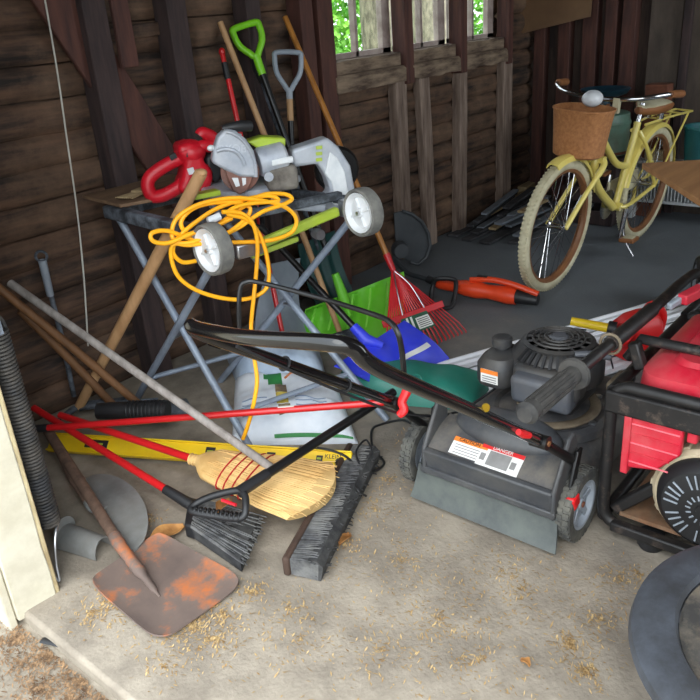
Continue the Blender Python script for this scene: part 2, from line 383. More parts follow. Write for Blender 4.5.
SC.view_settings.view_transform = 'Standard'; SC.view_settings.look = 'None'; SC.view_settings.gamma = 1; SC.view_settings.use_curve_mapping = False
SC.view_settings.exposure = 2.1
# ---------------------------------------------------------------- yellow cruiser bicycle
M_yel = mat('pale_yellow_enamel', (234, 214, 118), (224, 202, 104), 0.3, scale=3, coat=.4)
M_cream = mat('cream_tyre_rubber', (206, 198, 168), (182, 172, 140), 0.8, scale=14, dust=.4, dustcol=(150, 138, 112))
M_rimb = mat('brown_rim', (140, 92, 56), (118, 76, 46), 0.5, scale=8)
M_chrome = mat('chrome', (214, 214, 216), (190, 190, 194), 0.18, 1.0, scale=8)
M_tan = mat('tan_basket', (184, 126, 78), (158, 102, 60), 0.75, scale=60, bump=.5)
M_leather = mat('brown_leather', (150, 96, 54), (122, 76, 42), 0.55, scale=10)
M_blk = mat('black_plastic', (36, 36, 38), (28, 28, 30), 0.5, scale=10)
M_blkm = mat('black_steel', (34, 33, 33), (24, 24, 25), 0.35, .3, scale=10)
BO = V((4.56, 1.595, 0)); BF = V((-1.07, .055, 0)).normalized(); BU = V((0, -.085, 1)).normalized(); BL = BF.cross(BU).normalized()
if BL.y > 0: BL = -BL
def B(u, v, z): return BO + BF * u + BU * z + BL * v
def bp(px, py, v=0.0): return gpl(px, py, B(0, v, 0), BL)
bike = thing('bicycle', 'pale yellow cruiser bicycle with cream tyres and tan front basket', 'bicycle', B(.5, 0, 0))
def wheel(c, R=.335):
    w = MB(); w.torus(c, BL, R - .027, .027, 56, 12).build('wheel', M_cream, bike)
    w = [o for o in bike.children][-1]
    tr = MB()
    for k in range(90):
        a = 2 * PI * k / 90; e = BF * math.cos(a) + BU * math.sin(a); t = BU * math.cos(a) - BF * math.sin(a)
        for s in (-1, 1): tr.box(c + e * (R - .0045) + BL * (s * .0115), (.006, .016, .009), Matrix((e, BL, t)).transposed())
    tr.build('tread', M_cream, w, smooth=0)
    MB().lathe([(R - .060, -.016), (R - .048, -.020), (R - .046, .020), (R - .060, .016), (R - .066, 0), (R - .060, -.016)], c, BL, 48).build('rim', M_rimb, w)
    MB().lathe([(.012, -.05), (.022, -.045), (.022, -.035), (.014, -.03), (.014, .03), (.022, .035), (.022, .045), (.012, .05)], c, BL, 16).build('hub', M_chrome, w)
    # tread ribs
    for k in range(28):
        a = 2 * PI * k / 28; s = 1 if k % 2 else -1; a2 = a + s * .55
        e = lambda t: BF * math.cos(t) + BU * math.sin(t)
        MB().tube([c + e(a2) * .02 + BL * (.038 * (1 if k % 4 < 2 else -1)), c + e(a) * (R - .062)], .0016, 5).build('spoke', M_chrome, w)
    return w
CF = B(1.072, 0, .335); CR = B(0, 0, .335)
wheel(CF); wheel(CR)
def arc(c, R, a0, a1, n=18, v=0): return [c + BF * (R * math.cos(math.radians(a0 + (a1 - a0) * k / n))) + BU * (R * math.sin(math.radians(a0 + (a1 - a0) * k / n))) + BL * v for k in range(n + 1)]
def fender(name, c, a0, a1):
    R = .352; P = arc(c, R, a0, a1)
    rings = []
    for p in P:
        e = (p - c).normalized()
        pr = [(-.036, -.022), (-.026, .0), (0, .008), (.026, 0), (.036, -.022), (.030, -.022), (.021, -.005), (0, .003), (-.021, -.005), (-.030, -.022)]
        rings.append([p + BL * a + e * b for a, b in pr])
    return MB().skin(rings).build(name, M_yel, bike)
fender('fender', CF, 70, 160); fender('fender', CR, 8, 175)
hd_b, hd_t = bp(597, 156), bp(602, 128)                         # head tube
axn = .055
fr = MB()
fr.tube([hd_b, hd_t], .021, 14)
BB = bp(615, 206)
fr.tube(spline([hd_b + (hd_t - hd_b) * .15, bp(594, 172), bp(599, 190), BB + BF * .03], 8), .023, 14)          # curved down tube
st = bp(638, 122)
fr.tube([BB, st], .019, 14)                                                                                    # seat tube
fr.tube(spline([hd_b + (hd_t - hd_b) * .75, bp(609, 152), bp(617, 164), bp(627, 166)], 8), .019, 14)            # upper curve
for v in (.055, -.055):
    fr.tube(spline([st + (BB - st) * .1 + BL * v * .4, bp(646, 145, v), bp(652, 170, v), CR + BL * v], 8), .011, 10)
    fr.tube(spline([BB + BL * v * .5, bp(630, 204, v), CR + BL * v], 6), .011, 10)
fr.tube([BB - BL * .035, BB + BL * .035], .024, 16)
fr.build('frame', M_yel, bike)
fk = MB(); cr = hd_b - BU * .015
for v in (.05, -.05): fk.tube(spline([cr + BL * v * .7, cr + BL * v - BU * .03 + BF * .02, (cr + CF) / 2 + BL * v, CF + BL * v], 6), [.017] * 9 + [.013] * 10, 12)
fk.bar(cr - BL * .045, cr + BL * .045, .04, .03); fk.build('fork', M_yel, bike, bevel=.003)
stem_t = bp(598, 98)
MB().tube([hd_t - BU * .01, hd_t + BU * .08, stem_t], .012, 12).build('stem', M_chrome, bike)
# handlebar with a swept chrome tube and black grips
hl = spline([bp(651, 100, .0) + BL * .20, bp(625, 100) + BL * .22, stem_t + BL * .12 + BU * .01, stem_t, stem_t - BL * .12 + BU * .02, bp(566, 90, -.20), bp(556, 82, -.30)], 8)
hbL = [stem_t, stem_t + BL * .05, stem_t + BL * .20 + BF * -.02 + BU * .015, stem_t + BL * .29 - BF * .12 + BU * .03, stem_t + BL * .31 - BF * .26 + BU * .02]
hbR = [stem_t, stem_t - BL * .05, stem_t - BL * .20 - BF * .02 + BU * .015, stem_t - BL * .29 - BF * .12 + BU * .03, stem_t - BL * .31 - BF * .26 + BU * .02]
hb = spline(hbR[::-1] + hbL[1:], 8)
MB().tube(hb, .012, 12).build('handlebar', M_chrome, bike)
for a, b in ((hb[0], hb[7]), (hb[-1], hb[-8])): MB().tube([a, a + (b - a) * .1, b], [.017, .019, .018], 12).build('grip', M_leather, bike)
MB().ell(stem_t + BF * .06 + BU * .005, (.055, .05, .04), n=16).build('headlamp', mat('silver_headlamp', (226, 228, 230), (206, 208, 212), .3), bike)
# basket: tapered oval tub
bc = bp(583, 131, 0) + BF * .02
bt, bb = bc + BU * .115 , bc - BU * .115
rings = []
for t, rx, ry in ((0, .105, .14), (.04, .118, .155), (.5, .128, .168), (.94, .138, .182), (.97, .144, .188), (1, .144, .188), (1, .134, .178), (.6, .122, .160), (.06, .108, .146), (.05, .02, .02)):
    c0 = bb + (bt - bb) * t
    rings.append([c0 + BF * (.8 * rx * (abs(math.cos(a)) ** .75) * (1 if math.cos(a) > 0 else -1)) + BL * (.78 * ry * (abs(math.sin(a)) ** .75) * (1 if math.sin(a) > 0 else -1)) for a in [2 * PI * k / 40 for k in range(40)]])
bk = MB().skin(rings).build('basket', M_tan, bike)
MB().bar(bt + BL * .05 - BF * .15 - BU * .05, bt + BL * .05 - BF * .15 + BU * .0, .022, .01).build('strap', M_leather, bk)
MB().bar(bt - BL * .05 - BF * .15 - BU * .05, bt - BL * .05 - BF * .15 + BU * .0, .022, .01).build('strap', M_leather, bk)
MB().bar(stem_t + BL * .10 - BU * .06, stem_t + BL * .10 + BU * .01, .03, .03).build('bell_mount', M_cream, bike)
# saddle, post
sd = bp(648, 108)
MB().tube([st, st + (st - BB).normalized() * .10], .0135, 12).build('seat_post', M_chrome, bike)
pts = []
prof = [(-.15, .03, .0), (-.14, .085, .012), (-.10, .105, .02), (-.04, .09, .012), (.03, .055, .002), (.09, .034, .002), (.125, .024, .004), (.135, .01, .0)]
rings = []
for u, w, h in prof:
    c0 = sd + BF * u + BU * (h)
    rings.append([c0 + BL * (w * math.cos(a)) + BU * ((.022 if math.sin(a) > 0 else .05 * (w / .1) + .01) * math.sin(a)) for a in [2 * PI * k / 20 for k in range(20)]])
sad = MB().skin(rings).build('saddle', M_leather, bike)
top = MB(); rings = []
for u, w, h in prof:
    c0 = sd + BF * u * .97 + BU * (h + .004)
    rings.append([c0 + BL * (w * .93 * math.cos(a)) + BU * ((.022 if math.sin(a) > 0 else .004) * math.sin(a)) for a in [2 * PI * k / 20 for k in range(20)]])
top.skin(rings).build('saddle_cover', M_cream, sad)
for v in (.035, -.035): MB().tube([sd - BF * .11 - BU * .07 + BL * v, sd - BF * .11 + BU * .0 + BL * v], .018, 10).build('spring', M_chrome, sad)
# rear rack
rk = MB(); ra = bp(640, 124)
for v in (.05, -.05):
    rk.tube(spline([ra + BL * v * .6, bp(664, 115) + BL * v, bp(684, 110) + BL * v], 5), .007, 8)
    rk.tube([bp(680, 112) + BL * v, bp(662, 150) + BL * v, CR + BL * v * 1.2], .006, 8)
for px in (684, 675, 665, 655): q = bp(px, 110 + (684 - px) * .28); rk.tube([q + BL * .052, q - BL * .052], .006, 8)
rk.build('rear_rack', M_yel, bike)
# crank, pedals, guard, kickstand
MB().lathe([(.008, -.05), (.085, -.048), (.085, -.044), (.008, -.042)], BB, BL, 24).build('chainring', M_chrome, bike)
MB().bar(BB - BL * .056 + BU * .07, CR - BL * .056 + BU * .03, .012, .11).build('chain_guard', M_cream, bike, bevel=.004)
for s, a in ((1, -82), (-1, 98)):
    e = BF * math.cos(math.radians(a)) + BU * math.sin(math.radians(a)); p0 = BB + BL * s * .065; p1 = p0 + e * .165
    ck = MB().tube([p0, p1], [.014, .010], 10).build('crank', M_chrome, bike)
    pc = p1 + BL * s * .055
    MB().box(pc, (.095, .085, .022)).build('pedal', M_leather, ck, bevel=.006)
    MB().box(pc + BU * .006, (.06, .055, .022)).build('pedal_tread', M_cream, ck, bevel=.004)
ks = gz(633, 256, .008)
MB().tube(spline([BB - BF * .06 + BL * .05 - BU * .01, (BB + ks) / 2 - BU * .02, ks], 5), .007, 8).build('kickstand', M_chrome, bike)

# ---------------------------------------------------------------- things at the back of the garage
M_teal_en = mat('teal_enamel', (126, 158, 140), (96, 128, 112), 0.45, scale=5, dust=.7, dustcol=(104, 62, 36), dscale=3)
M_bowl = mat('dark_blue_glaze', (26, 58, 72), (20, 44, 56), 0.3, scale=4)
M_ply = mat('plywood_top', (182, 132, 84), (160, 112, 70), 0.7, scale=5, stretch=(.4, 4, 4), bump=.05)
M_wood_l = mat('pale_offcut_wood', (178, 156, 118), (148, 126, 92), 0.8, scale=8, stretch=(1, 4, 4))
M_wood_d = mat('dark_old_plank', (52, 50, 52), (36, 35, 38), 0.85, scale=8, stretch=(1, 4, 4), bump=.3, dust=.5, dustcol=(110, 112, 116))
M_graypl = mat('grey_plastic_strip', (128, 134, 142), (100, 106, 114), 0.55, scale=6)
M_rad = mat('white_enamel_heater', (214, 216, 216), (190, 192, 194), 0.4, scale=8)
M_brick = mat('red_brown_block', (122, 72, 50), (98, 56, 40), 0.85, scale=12, bump=.4)
M_tealp = mat('teal_plastic_tub', (34, 104, 108), (26, 84, 88), 0.45, scale=6)
c = V((4.88, 1.98, 0))
stool = thing('wooden_crate', 'dark wooden crate hidden low behind the bicycle, carrying the teal drum', 'crate', c)
cm = MB()
for s in (-1, 1):
    for z in (.05, .20, .35): cm.box((c.x, c.y + s * .165, z), (.36, .02, .09)); cm.box((c.x + s * .17, c.y, z), (.02, .31, .09))
    for s2 in (-1, 1): cm.box((c.x + s * .15, c.y + s2 * .145, .21), (.03, .03, .42))
cm.box((c.x, c.y, .42), (.38, .36, .02)); cm.build('slatted_body', M_stud_dark, stool, bevel=.003)
dz = .43
drum = thing('enamel_drum', 'faded teal enamel drum with rusty bottom rim behind the bicycle', 'drum', (c.x, c.y, dz))
MB().lathe([(.12, 0), (.165, .005), (.17, .03), (.165, .05), (.168, .18), (.173, .2), (.165, .215), (.16, .255), (.15, .26), (.0, .26)], (c.x, c.y, dz), n=40).build('drum_body', M_teal_en, drum)
MB().lathe([(.172, .012), (.178, .02), (.172, .03)], (c.x, c.y, dz), n=40).build('rust_rim', M_brick, drum)
bz = dz + .262
bowl = thing('pedestal_bowl', 'dark blue wide bowl on a foot standing on the teal drum', 'bowl', (c.x, c.y, bz))
MB().lathe([(.07, 0), (.08, .004), (.06, .02), (.035, .05), (.035, .07), (.06, .085), (.13, .11), (.155, .14), (.15, .145), (.12, .12), (.05, .097), (0, .094)], (c.x, c.y, bz), n=40).build('bowl_body', M_bowl, bowl)
# heater against the back wall
h0 = thing('baseboard_heater', 'long white finned heater standing near the back wall right of the bicycle', 'heater', (5.0, 1.60, 0))
hm = MB()
hm.box((5.02, 1.35, .375), (.12, 1.05, .02)); hm.box((5.06, 1.35, .25), (.03, 1.05, .25)); hm.box((5.02, 1.35, .125), (.11, 1.05, .02)); hm.build('casing', M_rad, h0, bevel=.004)
for s in (-1, 1): MB().box((5.02, 1.35 + s * .45, .06), (.09, .04, .12)).build('foot', M_rad, h0)
for k in range(48): MB().box((5.0, .845 + k * .0215, .25), (.09, .006, .22)).build('fin', M_rad, h0)
# block of timber standing behind the saddle
q = gx(676, 96, 5.12)
bl = tag(MB().box((5.10, 1.72, .42), (.11, .14, .84)).build('timber_post', M_brick, bevel=.006), 'red-brown square timber post standing upright behind the bicycle rack', 'post')
# teal tub and pale offcut at the right edge
tb = thing('plastic_tub', 'teal plastic tub at the right edge, on top of the heater', 'tub', (5.0, 1.47, .386))
MB().lathe([(.08, 0), (.105, .01), (.118, .20), (.126, .21), (.122, .225), (.112, .22), (.10, .02), (0, .015)], (5.0, 1.385, .387), n=32).build('tub_wall', M_tealp, tb)
tag(MB().box((5.01, 1.66, .418), (.06, .15, .062)).build('wood_offcut', M_wood_l, bevel=.004), 'pale wood offcut lying on top of the white heater', 'offcut')
# plywood work table at the right
TZ = .76
t0 = gz(642, 163, TZ); t1 = gz(700, 200, TZ); dt = (t1 - t0).normalized(); e2 = V((-dt.y, dt.x, 0))
if e2.x < 0: e2 = -e2
tp = [t0, t0 + dt * 1.15, t0 + dt * 1.15 + e2 * .75, t0 + e2 * .75]
tab = thing('work_table', 'plywood-topped work table cut by the right edge', 'table', ((tp[0] + tp[2]) / 2).xy.to_3d())
MB().prism([p - V((0, 0, .022)) for p in tp], (0, 0, .022)).build('tabletop', M_ply, tab, bevel=.003)
for a, b in ((.42, .14), (1.02, .14), (.42, .66), (1.02, .66)):
    p = t0 + dt * a + e2 * b; MB().bar(V((p.x, p.y, 0)), V((p.x, p.y, TZ - .022)), .045, .045).build('leg', M_stud_dark, tab)
# strips and offcuts heaped under the last window
def plank(p0, p1, w, h, mt, name, label, cat='plank', grp=None):
    return tag(MB().bar(p0, p1, w, h).build(name, mt, bevel=.002), label, cat, grp)
zz = 0.0
specs = [  # px0,py0,px1,py1,z,width,mat
    (452, 236, 520, 204, .012, .07, 0), (466, 240, 530, 210, .012, .07, 0), (484, 243, 536, 217, .014, .08, 0), (474, 233, 526, 208, .035, .06, 0),
    (512, 243, 552, 222, .012, .05, 0), (480, 228, 541, 192, .045, .05, 1), (492, 229, 544, 198, .04, .05, 2), (470, 226, 533, 187, .055, .05, 0),
    (500, 216, 546, 190, .11, .045, 0), (508, 226, 548, 208, .062, .05, 1), (488, 214, 530, 190, .10, .05, 2),
    (476, 222, 512, 196, .125, .045, 0), (510, 216, 548, 196, .135, .05, 1), (498, 224, 538, 205, .125, .06, 1), (520, 212, 546, 200, .16, .04, 2), (484, 214, 516, 190, .15, .04, 1), (516, 236, 552, 214, .05, .05, 1), (506, 208, 534, 188, .165, .05, 0)]
nm = ('tarred strip', 'grey plastic strip', 'pale wood strip')
for i, (a, b, c1, d1, z, w, k) in enumerate(specs):
    plank(gz(a, b, z), gz(c1, d1, z + .01), w, .016, (M_wood_d, M_graypl, M_wood_l)[k], ('tarred_strip', 'plastic_strip', 'wood_strip')[k],
          ('dark tarred strip in the heap of strips under the right window', 'grey plastic strip in the heap under the right window', 'pale narrow wood strip on the heap under the right window')[k], 'strip', ('tarred strips in the heap', 'grey strips in the heap', 'pale strips in the heap')[k])
tag(MB().box(gz(527, 188, .10), (.20, .07, .06), rotz(.1)).build('wood_block', M_wood_l, bevel=.004), 'pale square-cut wood block on the heap beside the bicycle front wheel', 'block')
pl0 = gz(606, 214, .02)
for i, (a, b) in enumerate(((594, 196), (600, 190), (588, 205))):
    p = gz(a, b, .01 + .019 * i); plank(p - V((.22, .03, 0)), p + V((.1, .02, 0)), .08, .018, M_graypl, 'plastic_strip', 'grey plastic strip lying on the floor behind the bicycle front wheel', 'strip', 'grey strips behind the bicycle')
# ---------------------------------------------------------------- folding saw stand
M_tube = mat('grey_blue_tube', (146, 158, 174), (120, 130, 146), 0.5, .2, scale=8, dust=.35, dustcol=(90, 84, 78))
M_lime = mat('lime_green_paint', (178, 200, 62), (156, 180, 50), 0.45, scale=6, dust=.35, dustcol=(150, 146, 120))
M_dustblk = mat('dusty_black_steel', (52, 56, 62), (38, 40, 44), 0.7, scale=10, dust=.75, dustcol=(140, 148, 160), dscale=14)
M_hubw = mat('white_plastic_hub', (222, 224, 226), (198, 202, 206), 0.5, scale=10)
M_tyreg = mat('grey_rubber_tyre', (124, 122, 116), (96, 95, 92), 0.85, scale=20)
M_alu = mat('dusty_cast_aluminium', (180, 186, 196), (144, 150, 162), 0.5, .2, scale=7, dust=.6, dustcol=(200, 200, 200), dscale=9)
M_browng = mat('sawdust_caked_motor', (128, 122, 114), (84, 78, 72), 0.9, scale=18, bump=.5)
M_steel = mat('bright_steel', (196, 198, 202), (160, 162, 168), 0.3, .9, scale=10)
M_orange_c = mat('orange_yellow_cord', (250, 178, 20), (236, 160, 14), 0.5, scale=6)
M_redp = mat('red_plastic', (206, 26, 44), (184, 18, 34), 0.42, scale=6)
M_blade = mat('reddish_blade_guard', (150, 104, 90), (96, 72, 66), 0.5, .3, scale=8)
fA, fD, fB, fC = V((1.50, 1.83, 0)), V((1.92, 1.53, 0)), V((1.49, 2.50, 0)), V((1.80, 2.33, 0))
tA, tB, tC, tD = V((1.49, 2.36, .79)), gx(214, 262, 1.475), V((2.03, 1.69, .755)), V((1.86, 2.33, .79))
stand = thing('saw_stand', 'grey-blue folding tube stand with two white wheels under the mitre saw', 'saw stand', ((fA + fD + fB + fC) / 4))
for a, b in ((tA, fA), (tB, fB), (tC, fC), (tD, fD)):
    MB().tube([a, b], .0135, 12).build('leg', M_tube, stand)
for f in (fA, fD):
    pass
M = lambda a, b, t: a + (b - a) * t
MB().tube([M(tA, fA, .86), M(tD, fD, .80)], .010, 10).build('brace', M_tube, stand)
MB().tube([M(tB, fB, .80), M(tC, fC, .80)], .010, 10).build('brace', M_tube, stand)
for a, b, c, d in ((tA, fA, tB, fB), (tD, fD, tC, fC)):
    p = M(a, b, .5); q = M(c, d, .5); MB().tube([p, q], .008, 8).build('pivot_bolt', M_steel, stand)
# top frame
nl, nr = V((1.50, 1.90, .80)), V((2.04, 1.72, .80))
fl_, fr_ = V((1.52, 2.42, .80)), V((2.02, 2.34, .80))
MB().bar(fl_ + V((-.03, 0, 0)), nl + V((-.03, .02, -.01)), .04, .045).build('end_beam', M_dustblk, stand, bevel=.006)
MB().bar(fr_ + V((0, 0, -.01)), nr + V((0, .04, -.02)), .03, .03).build('end_beam', M_dustblk, stand, bevel=.006)
MB().bar(fl_, fr_, .05, .05).build('long_beam', M_dustblk, stand, bevel=.006)
MB().bar(nl + V((0, .06, -.005)), nr + V((0, .06, -.005)), .03, .03).build('long_beam', M_dustblk, stand, bevel=.006)
r0, r1 = gpl(262, 243, nl, V((.32, .95, 0))), gpl(338, 211, nl, V((.32, .95, 0)))
MB().bar(r0, r1, .03, .034).build('lime_rail', M_lime, stand, bevel=.008)
r2, r3 = gpl(255, 257, nl, V((.32, .95, 0))), gpl(302, 239, nl, V((.32, .95, 0)))
MB().bar(r2 + V((0, .02, 0)), r3 + V((0, .02, 0)), .02, .02).build('lime_rail', M_lime, stand, bevel=.005)
MB().box(M(r0, r1, -.02) + V((-.06, 0, 0)), (.10, .05, .05), rotz(-.3)).build('rail_end', M_steel, stand, bevel=.008)
kp = gpl(345, 208, nl, V((.32, .95, 0)))
MB().box(kp, (.035, .04, .06), rotz(-.3)).build('clamp', M_steel, stand, bevel=.006)
MB().lathe([(.004, -.02), (.018, -.02), (.02, 0), (.018, .02), (.004, .02)], gpl(318, 234, nl, V((.32, .95, 0))), V((.3, .95, 0)), 16).build('lock_knob', M_steel, stand)
for c, ax in ((gx(213, 249, 1.45), V((1, -.12, .0))), (gpl(363, 212, V((2.075, 1.60, .75)), V((0, 1, 0))), V((1, -.2, 0)))):
    ax = ax.normalized(); R = .083
    w = MB().lathe([(R - .013, -.022), (R - .007, -.027), (R - .002, -.022), (R, 0), (R - .002, .022), (R - .007, .027), (R - .013, .022), (R - .013, -.022)], c, ax, 40).build('wheel', M_tyreg, stand)
    MB().lathe([(.0, -.020), (.014, -.020), (.016, -.012), (.024, -.009), (.052, -.009), (.060, -.019), (R - .015, -.023), (R - .013, -.015), (R - .013, .02), (0, .02)], c, ax, 40).build('hub', M_hubw, w)
    MB().lathe([(.0, -.028), (.007, -.028), (.008, -.020)], c, ax, 12).build('axle_nut', M_steel, w)
    for k in range(4):
        e = frame_of(ax)[0] * math.cos(k * PI / 2 + .4) + frame_of(ax)[1] * math.sin(k * PI / 2 + .4)
        MB().bar(c + e * .016 - ax * .013, c + e * .05 - ax * .013, .007, .010, ax).build('hub_rib', M_hubw, w)

# ---------------------------------------------------------------- mitre saw
SP, SN = V((1.66, 1.98, 1.0)), V((.55, .83, 0)).normalized()      # its working plane; SN points away from the door
SX = V((SN.y, -SN.x, 0)); SZ = V((0, 0, 1))
def sp(px, py, d=0.0): return gpl(px, py, SP + SN * d, SN)
saw = thing('mitre_saw', 'dusty grey compound mitre saw with round blade guard on the folding stand', 'saw', V((1.85, 2.03, .825)))
def poly(pp, d0, depth, name, mt, par=saw, bevel=.008, seg=3): return MB().prism([sp(x, y, d0) for x, y in pp], SN * depth).build(name, mt, par, bevel=bevel, seg=seg)
MB().lathe([(.0, 0), (.13, 0), (.145, .012), (.145, .028), (.13, .034), (0, .034)], V((1.86, 2.06, .826)), n=40).build('turntable', M_alu, saw, bevel=.002)
MB().box(V((1.88, 2.085, .845)), (.36, .16, .028), rotz(-.35)).build('base_casting', M_alu, saw, bevel=.01)
MB().box(V((1.93, 2.12, .885)), (.24, .02, .06), rotz(-.35)).build('fence', M_alu, saw, bevel=.006)
MB().box(V((1.62, 2.02, .868)), (.10, .05, .018), rotz(-.35)).build('table_insert', M_lime, saw, bevel=.004)
gd = poly([(213, 153), (212, 163), (224, 170), (240, 177), (257, 178), (258, 166), (254, 151), (246, 139), (236, 131), (226, 129), (218, 137)], 0, .055, 'blade_guard', M_alu, bevel=.010)
gc = sp(226, 166, -.006)
a_ = []
for k in range(15): t = PI * .62 * k / 14; a_.append(sp(226, 168, -.003) + SX * (.062 * math.cos(t)) + SZ * (.062 * math.sin(t)))
MB().tube(a_, .007, 8).build('guard_rib', M_alu, gd)
a_ = [sp(x, y, -.002) for x, y in ((256, 177), (255, 164), (250, 151), (243, 141), (234, 134), (226, 132))]
MB().tube(spline(a_, 5), .006, 8).build('guard_rib', M_alu, gd)
M_alud = mat('embossed_aluminium', (196, 200, 208), (176, 180, 188), 0.5, .3, scale=7)
lettering('RYOBI', 'raised_lettering', M_alud, gd, sp(234, 149, -.001), SX * 1 + SZ * -.12, SZ, .036, .0015)
bc_ = sp(240, 172, .030)
MB().lathe([(0, -.002), (.066, -.002), (.066, .002), (0, .002)], bc_, SN, 48).build('saw_blade', M_blade, saw)
lg = [sp(225, 170, .006), sp(229, 182, .006), sp(233, 191, .006), sp(240, 195, .006), sp(247, 191, .006), sp(251, 184, .006), sp(253, 177, .006)]
MB().prism(lg, SN * .04).build('lower_guard', M_blade, saw, bevel=.004)
MB().prism([sp(232, 178, .001), sp(236, 187, .001), sp(240, 186, .001), sp(238, 178, .001)], SN * .006).build('guard_print', M_hubw, saw)
MB().prism([sp(242, 178, .001), sp(243, 186, .001), sp(246, 184, .001), sp(246, 178, .001)], SN * .006).build('guard_print', M_hubw, saw)
MB().tube([sp(222, 129, .03), sp(229, 127.5, .03), sp(240, 126, .03), sp(251, 126, .04)], [.011, .014, .019, .017], 16).build('grip_handle', M_blk, saw)
MB().ell(sp(211, 148, .02), (.014, .012, .010)).build('guard_screw', M_hubw, saw)
MB().lathe([(.0, 0), (.045, 0), (.052, .01), (.052, .09), (.042, .10), (0, .10)], sp(258, 163, .05), SX * .96 + SN * .1 + SZ * .12, 28).build('motor_housing', M_alu, saw)
poly([(247, 142), (262, 137), (286, 138), (286, 147), (258, 149)], .05, .07, 'lime_cover', M_lime)
MB().tube([sp(237, 150, .03), sp(237, 139, .03), sp(237, 134, .03)], [.014, .014, .016], 12).build('depth_knob', M_hubw, saw)
MB().bar(sp(271, 163, .01), sp(293, 159, .01), .018, .022).build('lever', M_hubw, saw, bevel=.005)
MB().box(sp(281, 177, .05), (.11, .09, .085), rotz(-.59)).build('brush_motor', M_browng, saw, bevel=.018, seg=3)
MB().lathe([(0, 0), (.016, 0), (.016, .02), (0, .02)], sp(269, 177, -.01), SN, 14).build('motor_cap', M_alu, saw)
arm = poly([(292, 150), (310, 144), (328, 138), (339, 147), (351, 166), (356, 192), (351, 210), (338, 216), (322, 210), (324, 200), (331, 192), (327, 179), (322, 170), (318, 164), (293, 168)], .06, .085, 'cast_arm', M_alu, bevel=.012)
for k in range(3): MB().box(sp(319, 147.5 + 6 * k, .058), (.022, .008, .011), rotz(-.59)).build('vent_slot', M_lime, arm)
poly([(325, 174), (331, 181), (334, 192), (330, 199), (334, 205), (344, 207), (349, 194), (345, 172), (338, 158), (330, 152)], .056, .01, 'worn_face', M_hubw, arm, bevel=.004)
MB().lathe([(0, 0), (.075, 0), (.085, .012), (.085, .03), (.078, .04), (0, .04)], sp(338, 170, .15), SN, 32).build('belt_cover', M_blkm, saw)
MB().bar(sp(272, 203, .05), sp(324, 207, .05), .06, .03).build('slide_rail', M_alu, saw, bevel=.006)
MB().tube(spline([sp(290, 190, .06), sp(292, 200, .02), sp(286, 206, .0), sp(300, 204, .0), sp(318, 200, .03)], 6), .004, 8).build('power_lead', M_blk, saw)

# ---------------------------------------------------------------- plywood scrap, red power tool, brush on the stand
pb = [gz(84, 184, .86), gz(150, 165, .86), gz(214, 152, .86), gz(222, 178, .86), gz(150, 193, .86)]
pb = [V((1.50, 2.585, .828)), V((1.90, 2.585, .828)), V((2.02, 2.3, .828)), V((1.80, 2.18, .828)), V((1.47, 2.30, .828))]
tag(MB().prism(pb, (0, 0, .012)).build('plywood_scrap', mat('old_brown_board', (132, 104, 78), (104, 80, 60), .8, scale=6, stretch=(1, 4, 4)), bevel=.002), 'brown board lying flat on the saw stand under the red power tool', 'board')
RP, RN = V((1.62, 2.20, .95)), V((.45, .89, 0)).normalized()
def rp(px, py, d=0.0): return gpl(px, py, RP + RN * d, RN)
rt = thing('power_tool', 'red corded power tool with a loop rear handle beside the mitre saw', 'power tool', V((1.60, 2.25, .84)))
def rpoly(pp, d0, depth, name, mt, par=rt, bevel=.02, seg=4): return MB().prism([rp(x, y, d0) for x, y in pp], RN * depth).build(name, mt, par, bevel=bevel, seg=seg)
rpoly([(176, 151), (181, 145), (190, 142), (198, 144), (203, 151), (206, 163), (214, 170), (214, 184), (205, 194), (188, 197), (178, 191), (183, 178), (186, 162)], 0, .12, 'motor_body', M_redp, bevel=.03)
MB().ell(rp(190, 152, .05), (.055, .06, .045)).build('motor_dome', M_redp, rt)
lp = [rp(x, y, .05) for x, y in ((182, 158), (170, 163), (157, 171), (149, 179), (148, 188), (153, 196), (164, 195), (177, 188), (184, 182))]
MB().tube(spline(lp, 6), .024, 12, flat=1.0).build('loop_handle', M_redp, rt)
fh = [rp(x, y, .03) for x, y in ((196, 150), (203, 146), (210, 146), (216, 143), (212, 137), (203, 133), (200, 136))]
MB().tube(spline(fh, 6), .022, 12).build('front_handle', M_redp, rt)
MB().bar(rp(170, 158, .026), rp(176, 155, .026), .008, .018, SZ).build('label_plate', M_blk, rt)
MB().bar(rp(188, 172, -.002), rp(194, 170, -.002), .008, .022, SZ).build('label_plate', M_hubw, rt)
for k in range(4): MB().bar(rp(187 + 3.5 * k, 157 - .3 * k, .0), rp(187.5 + 3.5 * k, 153 - .3 * k, .0), .005, .006).build('vent', M_blk, rt)
rpoly([(206, 158), (216, 150), (222, 156), (224, 172), (219, 183), (208, 180)], .02, .09, 'gear_case', M_blk, bevel=.012)
MB().bar(rp(165, 190, .04), rp(170, 192, .04), .012, .02).build('trigger', M_redp, rt)
b0, b1 = gz(149, 189, .85), gz(124, 198, .85)
br = thing('hand_brush', 'small tan wooden brush lying left of the red power tool', 'brush', V((b0.x, b0.y, .83)))
MB().bar(b0, M(b0, b1, .45), .07, .018).build('brush_block', M_wood_l, br, bevel=.005)
d_ = (b1 - b0).normalized(); s_ = V((-d_.y, d_.x, 0))
for k in range(9): MB().tube([M(b0, b1, .44) + s_ * (.007 * (k - 4)), M(b0, b1, 1.0) + s_ * (.0095 * (k - 4))], .0026, 6).build('bristle_tuft', M_wood_l, br)

